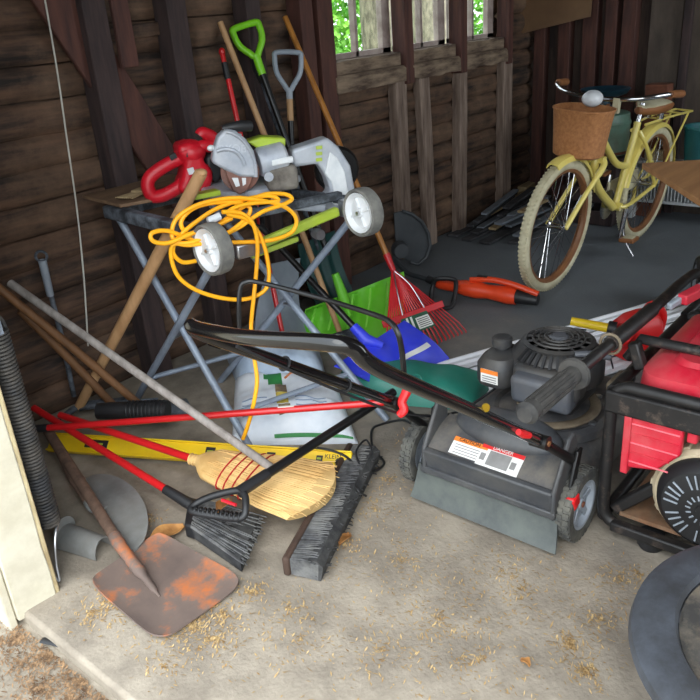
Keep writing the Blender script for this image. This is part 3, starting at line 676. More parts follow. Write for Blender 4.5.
# ---------------------------------------------------------------- yellow extension cord
CP, CN = V((1.50, 1.855, .8)), V((.33, .94, 0)).normalized()
def cp(px, py, d=0.0): return gpl(px, py, CP + CN * d, CN)
path = [(232, 218, -.01), (215, 226, -.012), (190, 234, -.01), (168, 243, -.012), (153, 241, -.01), (152, 233, -.005), (168, 231, 0), (192, 239, .004), (214, 238, 0), (238, 228, -.01), (262, 212, -.014), (282, 205, -.01), (292, 199, 0), (284, 194, .01), (262, 195, .008), (243, 207, 0), (222, 222, -.008), (200, 239, -.012), (182, 243, -.006),
        (172, 236, .006), (177, 218, .012), (200, 204, .012), (232, 198, .008), (258, 200, -.004), (283, 206, -.01), (296, 218, -.012), (292, 232, -.012), (272, 240, -.01), (246, 242, -.004), (214, 242, .004), (190, 236, .01), (181, 222, .014), (196, 207, .016), (226, 202, .012), (250, 208, -.002),
        (240, 224, -.012), (214, 240, -.014), (190, 245, -.008), (174, 244, .0), (171, 256, .008), (178, 276, .008), (196, 290, .004), (222, 298, -.002), (246, 299, -.01), (264, 291, -.014), (269, 277, -.014), (266, 252, -.014), (258, 232, -.012), (246, 219, -.016), (228, 214, -.018), (236, 207, -.016), (254, 203, -.012), (278, 201, -.006), (270, 196, .004), (246, 199, .010), (218, 208, .012), (196, 222, .010), (178, 238, .004), (173, 252, .010), (182, 262, .014), (196, 261, .016)]
pl = [cp(x, y, d) for x, y, d in path]
ycord = thing('extension_lead', 'yellow extension cord coiled over the saw stand with its tail hanging down', 'cord', cp(230, 225))
MB().tube(spline(pl, 6), .0070, 10).build('coil', M_orange_c, ycord)
tl = [cp(222, 212, -.02), cp(240, 213, -.022), cp(252, 222, -.022), cp(257, 240, -.022), cp(257, 262, -.02), gy(254, 295, 1.80), gy(251, 330, 1.76), gy(254, 356, 1.73), gy(257, 380, 1.70), gy(254, 402, 1.70), gy(248, 425, 1.72), gy(243, 439, 1.74)]
MB().tube(spline(tl, 6), .0070, 10).build('hanging_tail', M_orange_c, ycord)
MB().tube([cp(208, 221, -.02), cp(220, 216, -.02)], .012, 10).build('tie_band', M_hubw, ycord)
# ---------------------------------------------------------------- long tools leaning on the window wall
M_ash = mat('pale_ash_handle', (186, 146, 104), (164, 124, 84), 0.6, scale=6, stretch=(4, 4, .5))
M_brown_h = mat('brown_wood_handle', (132, 92, 58), (106, 72, 44), 0.6, scale=6, stretch=(4, 4, .5))
M_amber = mat('varnished_amber_handle', (178, 118, 52), (150, 96, 40), 0.4, scale=6, stretch=(4, 4, .5))
M_grayw = mat('weathered_grey_handle', (156, 148, 142), (126, 118, 112), 0.85, scale=10, stretch=(4, 4, .5), bump=.2)
M_redpole = mat('red_metal_pole', (206, 32, 36), (186, 24, 28), 0.35, scale=4, coat=.3)
M_limep = mat('lime_plastic', (128, 206, 34), (112, 188, 28), 0.4, scale=4)
M_greenp = mat('green_plastic', (118, 212, 52), (104, 196, 44), 0.45, scale=4, dust=.15, dustcol=(160, 170, 130))
M_bluep = mat('blue_plastic', (52, 66, 224), (42, 56, 204), 0.45, scale=4, dust=.35, dustcol=(120, 124, 190))
M_tealb = mat('teal_green_plastic', (22, 128, 112), (16, 106, 92), 0.45, scale=4, dust=.3, dustcol=(100, 130, 116))
M_dteal = mat('dark_teal_plastic', (18, 70, 66), (14, 54, 52), 0.5, scale=4)
M_grayp = mat('light_grey_plastic', (150, 158, 168), (130, 138, 148), 0.5, scale=5)
M_rakered = mat('red_rake_steel', (206, 22, 34), (180, 18, 28), 0.4, scale=4)
def dgrip(name, mt, par, base, ax, w, h, r, side):
    a = V(ax).normalized(); s = V(side); s = (s - a * s.dot(a)).normalized()
    b = V(base)
    P = [b, b + a * h * .18 + s * w * .20, b + a * h * .48 + s * w * .46, b + a * h * .86 + s * w * .52, b + a * h + s * w * .42, b + a * h - s * w * .42, b + a * h * .86 - s * w * .52, b + a * h * .48 - s * w * .46, b + a * h * .18 - s * w * .20]
    g = MB().tube(spline(P, 6, closed=True), r, 12, closed=True)
    g.tube([b - a * h * .55, b + a * .01], [r * 1.15, r * 1.35], 14)
    return g.build(name, mt, par)
# pale-handled tool standing behind the saw
def leaner(name, label, cat, top, foot, r, mt, parts=()):
    t = thing(name, label, cat, V((foot.x, foot.y, 0)))
    MB().tube([foot, M(foot, top, .5) + V((.004, -.003, 0)), top], [r, r * 1.02, r * .96], 14).build('handle', mt, t)
    return t
hoe = leaner('garden_hoe', 'tool with a plain pale wooden handle leaning behind the mitre saw', 'hoe', gy(220, 22, 2.545), V((2.34, 2.10, .05)), .013, M_ash)
MB().box((2.34, 2.085, .045), (.13, .012, .085), rotz(-.3)).build('hoe_blade', M_dustblk, hoe)
rs = leaner('sprayer_pole', 'thin red metal pole with a black collar leaning on the wall behind the saw', 'pole', gy(222, 52, 2.545), gy(284, 341, 2.21), .011, M_redpole)
t_ = gy(222, 52, 2.545); f_ = gy(284, 341, 2.21)
MB().tube([M(t_, f_, .035), M(t_, f_, .09)], .0135, 12).build('collar', M_blk, rs); MB().ell(t_, (.014, .014, .018)).build('end_cap', M_redpole, rs)
# green snow shovel
gt, gf = gy(258, 62, 2.53), V((2.47, 2.16, .12))
gs = thing('snow_shovel', 'bright green snow shovel with lime grip standing against the wall', 'shovel', (2.47, 2.12, 0))
ax = (gt - gf).normalized()
MB().tube([gf + ax * .28, gt], .0145, 14).build('shaft', M_blkm, gs)
dgrip('grip', M_limep, gs, gt + ax * .02, ax, .115, .135, .0145, V((.85, -.5, 0)))
def shovel_blade(c00, c10, c11, c01, bow, ribs, mt, name, par, th=.006, lip=.0, ripple=.006):
    """curved blade sheet between the corner points; bow pushes the middle along its normal"""
    n0 = (c10 - c00).cross(c01 - c00).normalized()
    def f(u, v):
        p = c00 * (1 - u) * (1 - v) + c10 * u * (1 - v) + c11 * u * v + c01 * (1 - u) * v
        return p + n0 * (bow * (4 * v * (1 - v)) + lip * (abs(2 * u - 1) ** 6) + ripple * (math.cos(u * ribs * 2 * PI) if 0.08 < v < .92 else .4))
    return MB().sheet(f, 48, 14, th).build(name, mt, par)
M_greenw = mat('worn_green_ridge', (158, 232, 96), (140, 218, 80), .5)
g00, g10, g11, g01 = gz(300, 346, .0) + V((.03, .04, .01)), gz(403, 338, .01), gy(404, 271, 2.19), gy(306, 309, 2.27)
shovel_blade(g00, g10, g11, g01, -.05, 5.5, M_greenp, 'blade', gs, ripple=.018)
MB().tube([gf + ax * .19, gf + ax * .13, gf + ax * .06, gf - ax * .02], [.018, .022, .026, .012], 14).build('socket', M_greenp, gs)
nG = (g10 - g00).cross(g01 - g00).normalized()
for k in range(6):
    u = (k + .5) / 5.5 if k < 5 else .97
    P = []
    for j in range(9):
        v = .10 + .78 * j / 8; P.append(g00 * (1 - u) * (1 - v) + g10 * u * (1 - v) + g11 * u * v + g01 * (1 - u) * v + nG * (-.05 * 4 * v * (1 - v) + .018 * math.cos(u * 5.5 * 2 * PI) + .002))
    side = 1 if (CAM_F.dot(nG) < 0) else -1
    MB().tube([p + nG * side * .004 for p in P], [.003] + [.006] * 7 + [.003], 8).build('rib', M_greenw, gs)
# black poled dark-teal shovel standing further back
t_, f_ = gy(262, 80, 2.545), V((2.72, 2.56, .30))
ds = thing('scoop_shovel', 'dark teal shovel on a black and silver pole behind the green snow shovel', 'shovel', (2.72, 2.52, 0))
MB().tube([f_, t_], .012, 12).build('shaft', M_dustblk, ds)
a_ = (t_ - f_).normalized(); MB().tube([t_ - a_ * .01, t_ + a_ * .06, t_ + a_ * .10], [.017, .024, .018], 12).build('grip', M_blk, ds)
shovel_blade(V((2.58, 2.44, .005)), V((2.86, 2.44, .005)), V((2.86, 2.56, .36)), V((2.58, 2.56, .36)), -.03, 3, M_dteal, 'blade', ds)
# grey D-grip scoop
gt, gf = gy(289, 84, 2.47), V((2.44, 2.43, .42))
gy_s = thing('grain_scoop', 'grey plastic scoop shovel with grey D-grip standing behind the mitre saw', 'shovel', (2.30, 2.40, 0))
ax = (gt - gf).normalized()
MB().tube([gf, M(gf, gt, .8)], .0135, 14).build('shaft', M_blkm, gy_s)
MB().tube([M(gf, gt, .78), M(gf, gt, .93)], .0145, 14).build('wooden_neck', M_ash, gy_s)
dgrip('grip', M_grayp, gy_s, gt - ax * .03, ax, .115, .16, .0115, V((.85, -.5, 0)))
shovel_blade(gy(255, 350, 2.26), gy(308, 338, 2.26), gy(300, 258, 2.40), gy(270, 264, 2.40), -.04, 1, M_grayp, 'blade', gy_s, ripple=.003)
# leaf rake
rt0, rt1 = gy(285, 17, 2.545), gz(424, 342, .015)
rk_ = thing('leaf_rake', 'red fan leaf rake with amber wooden handle leaning from wall to floor', 'rake', V((rt1.x, rt1.y, 0)))
d_ = (rt1 - rt0).normalized()
neck = gpl(386, 268, rt0, d_.cross(CAM_R).cross(d_) if False else V((0, 1, 0))) if False else None
tt = min(range(1001), key=lambda k: abs(((M(rt0, rt1, k / 1000) - V((0, 0, CAM_H))).dot(CAM_U) / (M(rt0, rt1, k / 1000) - V((0, 0, CAM_H))).dot(CAM_F)) - (350 - 258) / FPX)) / 1000
nk = M(rt0, rt1, tt)
MB().tube([rt0, M(rt0, nk, .5), nk], [.0125, .013, .013], 14).build('handle', M_amber, rk_)
MB().tube([nk - d_ * .02, nk + d_ * .06], [.017, .013], 14).build('ferrule', M_rakered, rk_)
# fan of tines: from neck to the floor
eL, eR = gz(385, 362, .012) , gz(466, 331, .012)
mL, mR = gpl(381, 324, M(nk, eL, .62), d_.cross(eR - eL).cross(d_).cross(eR - eL) if False else V((0, 0, 1))), None
for k in range(20):
    u = k / 19; tip = M(eL, eR, u); mid = M(nk + d_ * .05, tip, .90) + V((0, 0, .012)); hook = tip + V((0, 0, -.008))
    MB().tube([nk + d_ * .05, mid, tip + (tip - nk).normalized() * .0, hook], .0044, 6, flat=.6).build('tine', M_rakered, rk_)
cb0, cb1 = M(nk, eL, .66) + V((0, 0, .01)), M(nk, eR, .66) + V((0, 0, .01))
MB().bar(M(cb0, cb1, -.06), M(cb0, cb1, 1.06), .008, .032, d_).build('cross_bar', M_rakered, rk_, bevel=.003)
for u in (.3, .7): MB().tube(spline([nk + d_ * .06, M(nk, M(eL, eR, u), .4) + V((0, 0, .03)), M(cb0, cb1, u) + V((0, 0, .012))], 5), .003, 8).build('spring_wire', M_steel, rk_)
lq = [M(nk, M(eL, eR, a), b) + V((0, 0, .014)) for a, b in ((.25, .67), (.72, .67), (.70, .86), (.27, .86))]
M_lblg = mat('green_paper_label', (40, 92, 66), (34, 78, 56), .6); M_lblw = mat('white_paper_label', (226, 226, 222), (212, 212, 206), .6)
nn = (lq[1] - lq[0]).cross(lq[3] - lq[0]).normalized()
if nn.z < 0: nn = -nn
lb = MB().prism(lq, nn * .0015).build('paper_label', M_lblg, rk_)
def on(q, u, v): return M(M(q[0], q[1], u), M(q[3], q[2], u), v) + nn * .0017
for a, b, c, d in ((.18, .10, .25, .95), (.33, .10, .40, .95), (.5, .25, .97, .9)):
    MB().prism([on(lq, a, b), on(lq, c, b), on(lq, c, d), on(lq, a, d)], nn * .0006).build('label_stripe', M_lblw, lb)
for k in range(5): MB().prism([on(lq, .54, .34 + .11 * k), on(lq, .93, .34 + .11 * k), on(lq, .93, .38 + .11 * k), on(lq, .54, .38 + .11 * k)], nn * .001).build('label_print', M_blk, lb)
# blue snow shovel
b00, b10, b11, b01 = gz(380, 390, .012), gz(449, 359, .012), gz(404, 321, .17), gz(334, 366, .17)
bs = thing('snow_shovel', 'royal blue snow shovel lying under the red rake head', 'shovel', V((2.25, 1.75, 0)))
ORG[bs.name] = V((2.25, 1.75, 0))
shovel_blade(b00, b10, b11, b01, .035, 2.5, M_bluep, 'blade', bs, ripple=.004)
sk = M(b01, b11, .5); q = gz(366, 340, .19)
tp_ = gy(262, 228, 2.25)
MB().tube([M(q, tp_, .06), tp_], .0135, 14).build('shaft', M_blkm, bs)
MB().tube([M(q, tp_, .12), q, M(q, M(b00, b10, .45), .35) + V((0, 0, .035))], [.020, .026, .016], 14).build('socket', M_bluep, bs)
dgrip('grip', M_blk, bs, tp_, (tp_ - q), .10, .10, .011, V((1, 0, 0)))
sq = [M(M(b00, b10, u), M(b01, b11, u), v) + V((0, 0, .042)) for u, v in ((.45, .34), (1.0, .28), (1.0, .36), (.45, .46))]
n_b = (b10 - b00).cross(b01 - b00).normalized()
def onb(u, v): return M(M(b00, b10, u), M(b01, b11, u), v) + n_b * (.035 * 4 * v * (1 - v) + .0055 + .004 * math.cos(u * 5 * PI))
rings = MB(); rings.sheet(lambda u, v: onb(.50 + .42 * u, .42 + .10 * v), 12, 2, .0015)
rings.build('wear_strip', M_lblw, bs)
# dark corner at the left: thick pick handle, ringed pole, two brown handles, hanging wire
pt, pf = gy(201, 173, 1.96), gz(79, 407, .05)
pk = thing('pick_mattock', 'pick with a thick pale wooden handle leaning against the saw stand', 'pick', V((pf.x, pf.y, 0)))
rr = [.019, .020, .0215, .0225, .021]
MB().tube([M(pf, pt, t) for t in (0, .25, .5, .8, 1)], rr, 16).build('handle', M_ash, pk)
MB().ell(pt, (.0205, .0205, .014)).build('handle_end', M_ash, pk)
h1, h2 = pf + V((-.12, -.02, .0)), pf + V((.16, -.10, -.01))
MB().tube(spline([M(pf, h1, 1.4) + V((0, 0, -.01)), M(pf, h1, .5), pf, M(pf, h2, .6), M(pf, h2, 1.1)], 6), [.008] * 6 + [.016] * 6 + [.024] * 6 + [.018] * 6 + [.014], 10, flat=.7).build('pick_head', M_dustblk, pk)
dp = leaner('ringed_pole', 'thin dark metal pole with a ring end standing in the dark left corner', 'pole', gy(44, 268, 2.545), gy(74, 396, 2.60), .0095, M_dustblk)
e_ = gy(44, 268, 2.545); ax = (e_ - gy(74, 396, 2.60)).normalized()
MB().torus(e_ + ax * .045, V((.6, .8, 0)), .019, .005, 24, 8).build('ring', M_dustblk, dp)
MB().tube([e_ - ax * .11, e_ + ax * .03], [.013, .015], 12).build('sleeve', M_grayp, dp)
for nm_, lb_, a, b, c, d in (('brown_handled_spade', 'brown wooden tool handle slanting down behind the grey pole, upper of two', -6, 284, 148, 412), ('brown_handled_fork', 'brown wooden tool handle slanting into the dark corner, lower of two', 20, 310, 118, 410)):
    p0 = gy(a, b, 2.50 if a < 10 else 2.55); p1 = gz(c, d, .04)
    o = leaner('digging_spade' if 'spade' in nm_ else 'digging_fork', lb_, 'garden tool', p0, p1, .0155, M_brown_h)
    d_ = (p1 - p0).normalized(); s_ = d_.cross(V((0, 0, 1))).normalized()
    e_ = p1 + V((d_.x, d_.y, 0)).normalized() * .16; e_.z = .02
    if 'spade' in nm_: MB().sheet(lambda u, v: M(p1, e_, v) + s_ * ((u - .5) * .15) + V((0, 0, .014 * math.cos((u - .5) * PI))), 8, 6, .005).build('spade_blade', M_dustblk, o)
    else:
        for k in range(4): MB().tube(spline([p1, p1 + (e_ - p1) * .25 + s_ * (k - 1.5) * .04, e_ + s_ * (k - 1.5) * .042], 4), .005, 8).build('prong', M_dustblk, o)
MBc = MB().tube(spline([gy(45, 0, 2.55), gy(57, 70, 2.555), gy(67, 140, 2.56), gy(77, 210, 2.56), gy(84, 280, 2.56), gy(88, 346, 2.56)] , 6), .0032, 8)
tag(MBc.build('hanging_wire', mat('white_wire', (200, 196, 186), (180, 176, 166), .6)), 'thin white wire hanging down the dark log wall at left', 'wire')
# ---------------------------------------------------------------- tools lying on the floor by the door
M_straw = mat('broom_corn', (232, 196, 134), (200, 158, 96), 0.85, scale=9, stretch=(1, 1, 1), bump=.2)
M_thread = mat('red_thread', (190, 40, 40), (170, 30, 30), .7)
M_brist = mat('grey_black_bristle', (84, 84, 86), (48, 48, 50), 0.9, scale=30, dust=.5, dustcol=(150, 148, 142), dscale=12)
M_bristd = mat('dark_bristle', (50, 50, 52), (32, 32, 34), 0.9, scale=30, dust=.3, dustcol=(120, 118, 112), dscale=14)
M_bwood = mat('dark_broom_block', (78, 58, 46), (58, 42, 34), .8, scale=8)
M_rust = mat('rusty_steel', (122, 104, 94), (98, 84, 78), 0.75, .1, scale=5, dust=.9, dustcol=(190, 108, 58), dscale=5.5, bump=.1, dlo=.52)
M_gsteel = mat('grey_spade_steel', (142, 144, 142), (108, 108, 106), 0.55, .3, scale=6, dust=.3, dustcol=(130, 110, 90))
M_oldh = mat('old_brown_shovel_handle', (120, 94, 78), (92, 72, 60), 0.8, scale=8, stretch=(4, 4, 1), bump=.2)
M_ylev = mat('yellow_level', (244, 206, 22), (228, 188, 14), 0.45, scale=4, dust=.2, dustcol=(170, 150, 90))
M_bag = mat('white_woven_bag', (236, 240, 246), (212, 220, 230), 0.55, scale=6, bump=.25, bscale=9)
M_bag2 = mat('pale_blue_grey_bag', (190, 204, 220), (158, 174, 194), 0.55, scale=5, bump=.3, bscale=8)
M_pgreen = mat('print_green', (52, 140, 70), (40, 120, 60), .6); M_pbrown = mat('print_brown', (150, 128, 96), (96, 80, 60), .6, scale=30); M_porange = mat('print_orange', (206, 130, 80), (190, 112, 66), .6); M_pblue = mat('print_blue_grey', (150, 166, 190), (136, 152, 178), .6); M_pyel = mat('print_yellow', (216, 196, 96), (180, 156, 60), .6, scale=40)
M_spring = mat('dark_spring_steel', (66, 66, 68), (44, 44, 46), 0.6, .3, scale=16, dust=.6, dustcol=(120, 110, 96), dscale=10)
UP = V((0, 0, 1))
# corn broom
n0, n1 = gz(199, 461, .115), gz(327, 494, .085)
hb_ = gz(60, 415, .155)
cbm = thing('corn_broom', 'straw corn broom with red stitching and red handle lying across the other tools', 'broom', V((n0.x, n0.y, 0)))
MB().tube([n0, hb_], .0125, 14).build('handle', M_redpole, cbm)
d_ = (n1 - n0).normalized(); L_ = (n1 - n0).length
s_ = UP.cross(d_).normalized()
prof = [(-.035, .014, .014), (-.01, .017, .017), (.0, .020, .020), (.02, .045, .030), (.05, .072, .034), (.09, .085, .032), (.15, .100, .028), (.22, .116, .026), (.30, .138, .022), (L_ - .04, .150, .020), (L_ + .01, .155, .016)]
rings = []
for i, (t, w, h) in enumerate(prof):
    rings.append([n0 + d_ * (t - .060 * math.cos(a) ** 2 * max(0, t / L_) ** 4) + s_ * (w * math.cos(a)) + UP * (h * math.sin(a)) for a in [2 * PI * k / 48 for k in range(48)]])
hd = MB().skin(rings).build('straw_head', M_straw, cbm)
for k in range(100):
    u = rnd(-1, 1); t0_ = rnd(.05, .28); e = rnd(-.01, .02)
    def pt(t):
        j = max(i for i in range(len(prof)) if prof[i][0] <= t); j = min(j, len(prof) - 2); f = (t - prof[j][0]) / (prof[j + 1][0] - prof[j][0])
        w = prof[j][1] * (1 - f) + prof[j + 1][1] * f; h = prof[j][2] * (1 - f) + prof[j + 1][2] * f
        return n0 + d_ * t + s_ * (u * w) + UP * (h * math.sqrt(max(0, 1 - u * u)) + .0012)
    tip = n0 + d_ * (L_ + e - .060 * u * u) + s_ * (u * .152 + rnd(-.012, .012)) + UP * (rnd(-.012, .012) + .006)
    MB().tube([pt(t0_), pt(.30), pt(L_ - .05 - .05 * u * u), tip], [.0016, .0017, .0017, .0012], 5).build('straw', M_straw, hd)
for t in (.125, .155, .185, .215):
    j = max(i for i in range(len(prof)) if prof[i][0] <= t); f = (t - prof[j][0]) / (prof[j + 1][0] - prof[j][0])
    w = prof[j][1] * (1 - f) + prof[j + 1][1] * f; h = prof[j][2] * (1 - f) + prof[j + 1][2] * f
    MB().tube([n0 + d_ * t + s_ * ((w + .003) * math.cos(a)) + UP * ((h + .0035) * math.sin(a)) for a in [2 * PI * k / 40 for k in range(40)]], .0026, 6, closed=True).build('stitching', M_thread, hd)
for t in (-.03, -.018, -.006): MB().torus(n0 + d_ * t, d_, .0165, .0035, 20, 6).build('wire_binding', M_straw, cbm)
# angle broom with red pole
a0, a1 = gz(193, 506, .05), gz(170, 492, .075); pe = gy(34, 408, 2.45)
ab = thing('angle_broom', 'black angled broom on a red pole, its bristles by the rusty shovel', 'broom', V((a0.x, a0.y, 0)))
MB().tube([a1, pe], .0125, 14).build('handle', M_redpole, ab)
MB().tube([a1 + (pe - a1).normalized() * .02, a1, a0], [.0155, .0155, .019], 14).build('socket', M_blk, ab)
q0, q1, q2, q3 = gz(190, 505, .03), gz(186, 530, .03), gz(243, 566, .03), gz(263, 522, .03)
MB().skin([[M(q0, q1, -.05) + UP * z for z in (-.018, .03)] + [M(q0, q3, .16) + UP * z for z in (.032, -.018)], [M(q1, q0, -.1) + UP * z for z in (-.018, .03)] + [M(q1, q2, .16) + UP * z for z in (.032, -.018)]]).build('broom_cap', M_blk, ab, bevel=.006)
bb_ = MB().skin([[M(q0, q3, .14) + UP * z for z in (-.014, .026)] + [M(q1, q2, .14) + UP * z for z in (.026, -.014)], [M(q0, q3, .96) + UP * z for z in (-.026, .018)] + [M(q1, q2, .96) + UP * z for z in (.018, -.026)]]).build('bristle_body', M_bristd, ab)
for k in range(90):
    u = k / 89; st_ = M(M(q0, q3, .13), M(q1, q2, .13), u); en = M(q3, q2, u) + V((rnd(-.012, .012), rnd(-.012, .012), rnd(-.02, 0)))
    z0 = rnd(.024, .031); MB().tube([st_ + UP * z0, M(st_, en, .5) + UP * (z0 * .95), en + UP * rnd(.008, .026)], [.0038, .0038, .002], 5).build('bristle', M_brist, bb_)
# push broom
P0, P1 = gz(287, 568, .035), gz(352, 450, .035)
dd = (P1 - P0).normalized(); out = V((dd.y, -dd.x, 0))
pbm = thing('push_broom', 'wide push broom with dark bristles and long weathered grey pole lying on the concrete', 'broom', V((P0.x, P0.y, 0)))
MB().bar(P0 - out * .004, P1 - out * .004, .022, .062, UP).build('block', M_bwood, pbm, bevel=.008)
rings = []
for t in [k / 20 for k in range(21)]:
    c = M(P0, P1, .01 + .98 * t); j = .006 * noise.noise(V((t * 12, 0, 3)))
    rings.append([c + out * .008 + UP * .024, c + out * .008 - UP * .026, c + out * (.085 + j) - UP * .033, c + out * (.09 + j) + UP * (.020 + j), c + out * .05 + UP * .028])
bb_ = MB().skin(rings).build('bristle_body', M_brist, pbm)
rings = []
for t in [k / 40 for k in range(41)]:
    c = M(P0, P1, .012 + .976 * t); j = .010 * noise.noise(V((t * 40, 1, 3))); j2 = .008 * noise.noise(V((t * 55, 4, 3)))
    rings.append([c + out * (.060 + j2) + UP * .030, c + out * .062 - UP * .031, c + out * (.092 + j) - UP * .036, c + out * (.102 + j) + UP * (.012 + j2), c + out * (.085 + j) + UP * (.031 + j2)])
MB().skin(rings).build('dark_fringe', M_bristd, bb_)
for k in range(100):
    c = M(P0, P1, .01 + .98 * rnd(0, 1)); z = rnd(-.02, .028)
    MB().tube([c + out * .045 + UP * (z + .002), c + out * .08 + UP * z + dd * rnd(-.01, .01), c + out * rnd(.09, .112) + UP * (z + rnd(-.012, .012)) + dd * rnd(-.02, .02)], [.003, .003, .0016], 5).build('bristle', M_bristd, bb_)
for k in range(90):
    c = M(P0, P1, .01 + .98 * (k + rnd(0, 1)) / 90)
    MB().tube([c + out * .008 + UP * .0245, c + out * .04 + UP * .029, c + out * rnd(.07, .085) + UP * .031 + dd * rnd(-.01, .01)], [.0025, .0032, .002], 5).build('tuft', M_brist, bb_)
pc_ = M(P0, P1, .5) - out * .012; pg = gy(10, 283, 2.42)
MB().tube([pc_, M(pc_, pg, .5), pg], .0135, 14).build('handle', M_grayw, pbm)
MB().tube([pc_ + (pg - pc_).normalized() * -.01, pc_ + (pg - pc_).normalized() * .05], .019, 12).build('socket', M_bwood, pbm)
# black D-handled teal scoop shovel
gp, ge = gz(241, 491, .165), gz(386, 397, .20)
ts = thing('teal_scoop_shovel', 'teal plastic scoop shovel with black D-handle lying beside the mower', 'shovel', V((2.05, 1.55, 0)))
ax = (gp - ge).normalized()
MB().tube([ge - ax * .04, gp], .0145, 14).build('shaft', M_blkm, ts)
sd_ = ax.cross(CAM_F).normalized()
gsz = (gz(194, 500, .155) - gp)
s2 = (UP.cross(ax)).normalized() + UP * -.15
w2 = .062
P = [gp, gz(216, 495, .15), gz(197, 503, .13), gz(192, 511, .12), gz(217, 516, .118), gz(241, 518, .12), gz(246, 506, .145)]
gr_ = MB().tube(spline(P, 6, True), .0105, 12, closed=True).tube([gp - ax * .10, gp + ax * .008], [.017, .018], 14).build('grip', M_blk, ts)
c0g, c1g = gz(196, 511, .12), gz(240, 517.5, .12)
for k in range(11): MB().torus(M(c0g, c1g, k / 10), c1g - c0g, .0125, .003, 14, 6).build('grip_ridge', M_blk, gr_)
MB().tube([gz(222, 500, .15), gz(236, 505, .15)], .005, 8).build('red_tag', M_redp, gr_)
# its blade lies upside down: domed shell
k00, k10, k11, k01 = gz(352, 402, .0), gz(476, 412, .0), gz(496, 380, .0), gz(341, 373, .0)
def dome(u, v):
    p = M(M(k00, k10, u), M(k01, k11, u), v); a = abs(2 * u - 1); b = abs(2 * v - 1)
    h = .125 * (1 - a ** 5) ** .6 * (1 - b ** 4) ** .6 * (1.0 - .42 * u) + .005 * math.cos(u * 8 * PI) * (1 - b ** 3) * (1 - a ** 3)
    return p + UP * (h + .003)
MB().sheet(dome, 40, 22, .006).build('scoop', M_tealb, ts)
dn = dome(.52, .18); MB().torus(dn + V((-.004, -.008, .002)), V((-.4, -.75, .5)), .022, .004, 20, 8).build('moulded_ring', M_tealb, ts)
# loose red pole lying across
r0_, r1_ = gz(45, 428, .16), gz(388, 402, .27)
rp_ = thing('extension_pole', 'long bright red pole lying across the white bag and the tools', 'pole', V((M(r0_, r1_, .5).x, M(r0_, r1_, .5).y, 0)))
MB().tube([r0_, r1_], .0115, 14).build('tube', M_redpole, rp_)
MB().tube([M(r0_, r1_, -.03), M(r0_, r1_, .01)], .014, 12).build('end_cap', M_blk, rp_)
MB().bar(M(r0_, r1_, .70) + UP * .0105, M(r0_, r1_, .745) + UP * .0105, .008, .004).build('hang_sticker', M_lblw, rp_)
# yellow spirit level
l0, l1 = gz(50, 442, .045), gz(351, 462, .055)
ld = (l1 - l0).normalized(); lu = V((-ld.y, ld.x, 0)).normalized()
if lu.y < 0 and lu.x < 0: lu = -lu
lu = V((.62, .50, .62)); lu = (lu - ld * lu.dot(ld)).normalized(); ln_ = ld.cross(lu).normalized()
if ln_.dot(CAM_F) > 0: ln_ = -ln_
lv = thing('spirit_level', 'long yellow spirit level with black windows lying on the floor under the brooms', 'level', V((M(l0, l1, .5).x, M(l0, l1, .5).y, 0)))
MB().bar(l0, l1, .008, .058, lu).bar(l0 + lu * .031, l1 + lu * .031, .026, .006, lu).bar(l0 - lu * .031, l1 - lu * .031, .026, .006, lu).build('i_beam', M_ylev, lv, bevel=.0015)
def onl(t, h, o=.0045): return M(l0, l1, t) + lu * h + ln_ * o
for t, w, h in ((.17, .09, .030), (.56, .035, .03), (.755, .03, .022), (.835, .03, .022), (.905, .022, .022)):
    a = MB().bar(onl(t, .003) - ld * w / 2, onl(t, .003) + ld * w / 2, .003, h, lu).build('vial_window', M_blk, lv, bevel=.001)
    MB().tube([onl(t, .003, .0065) - ld * w * .3, onl(t, .003, .0065) + ld * w * .3], .0035, 8).build('vial', M_lime, a)
MB().torus(onl(.965, -.004), ln_, .010, .0035, 20, 8).build('hang_hole', M_blk, lv)
MB().lathe([(0, 0), (.009, 0), (.009, .001), (0, .001)], onl(.965, -.004, .0045), ln_, 16).build('hang_hole_core', M_blk, lv)
lettering('KLEIN', 'lettering', M_blk, lv, onl(.945, .012, .0046), ld, lu, .021, .0005)
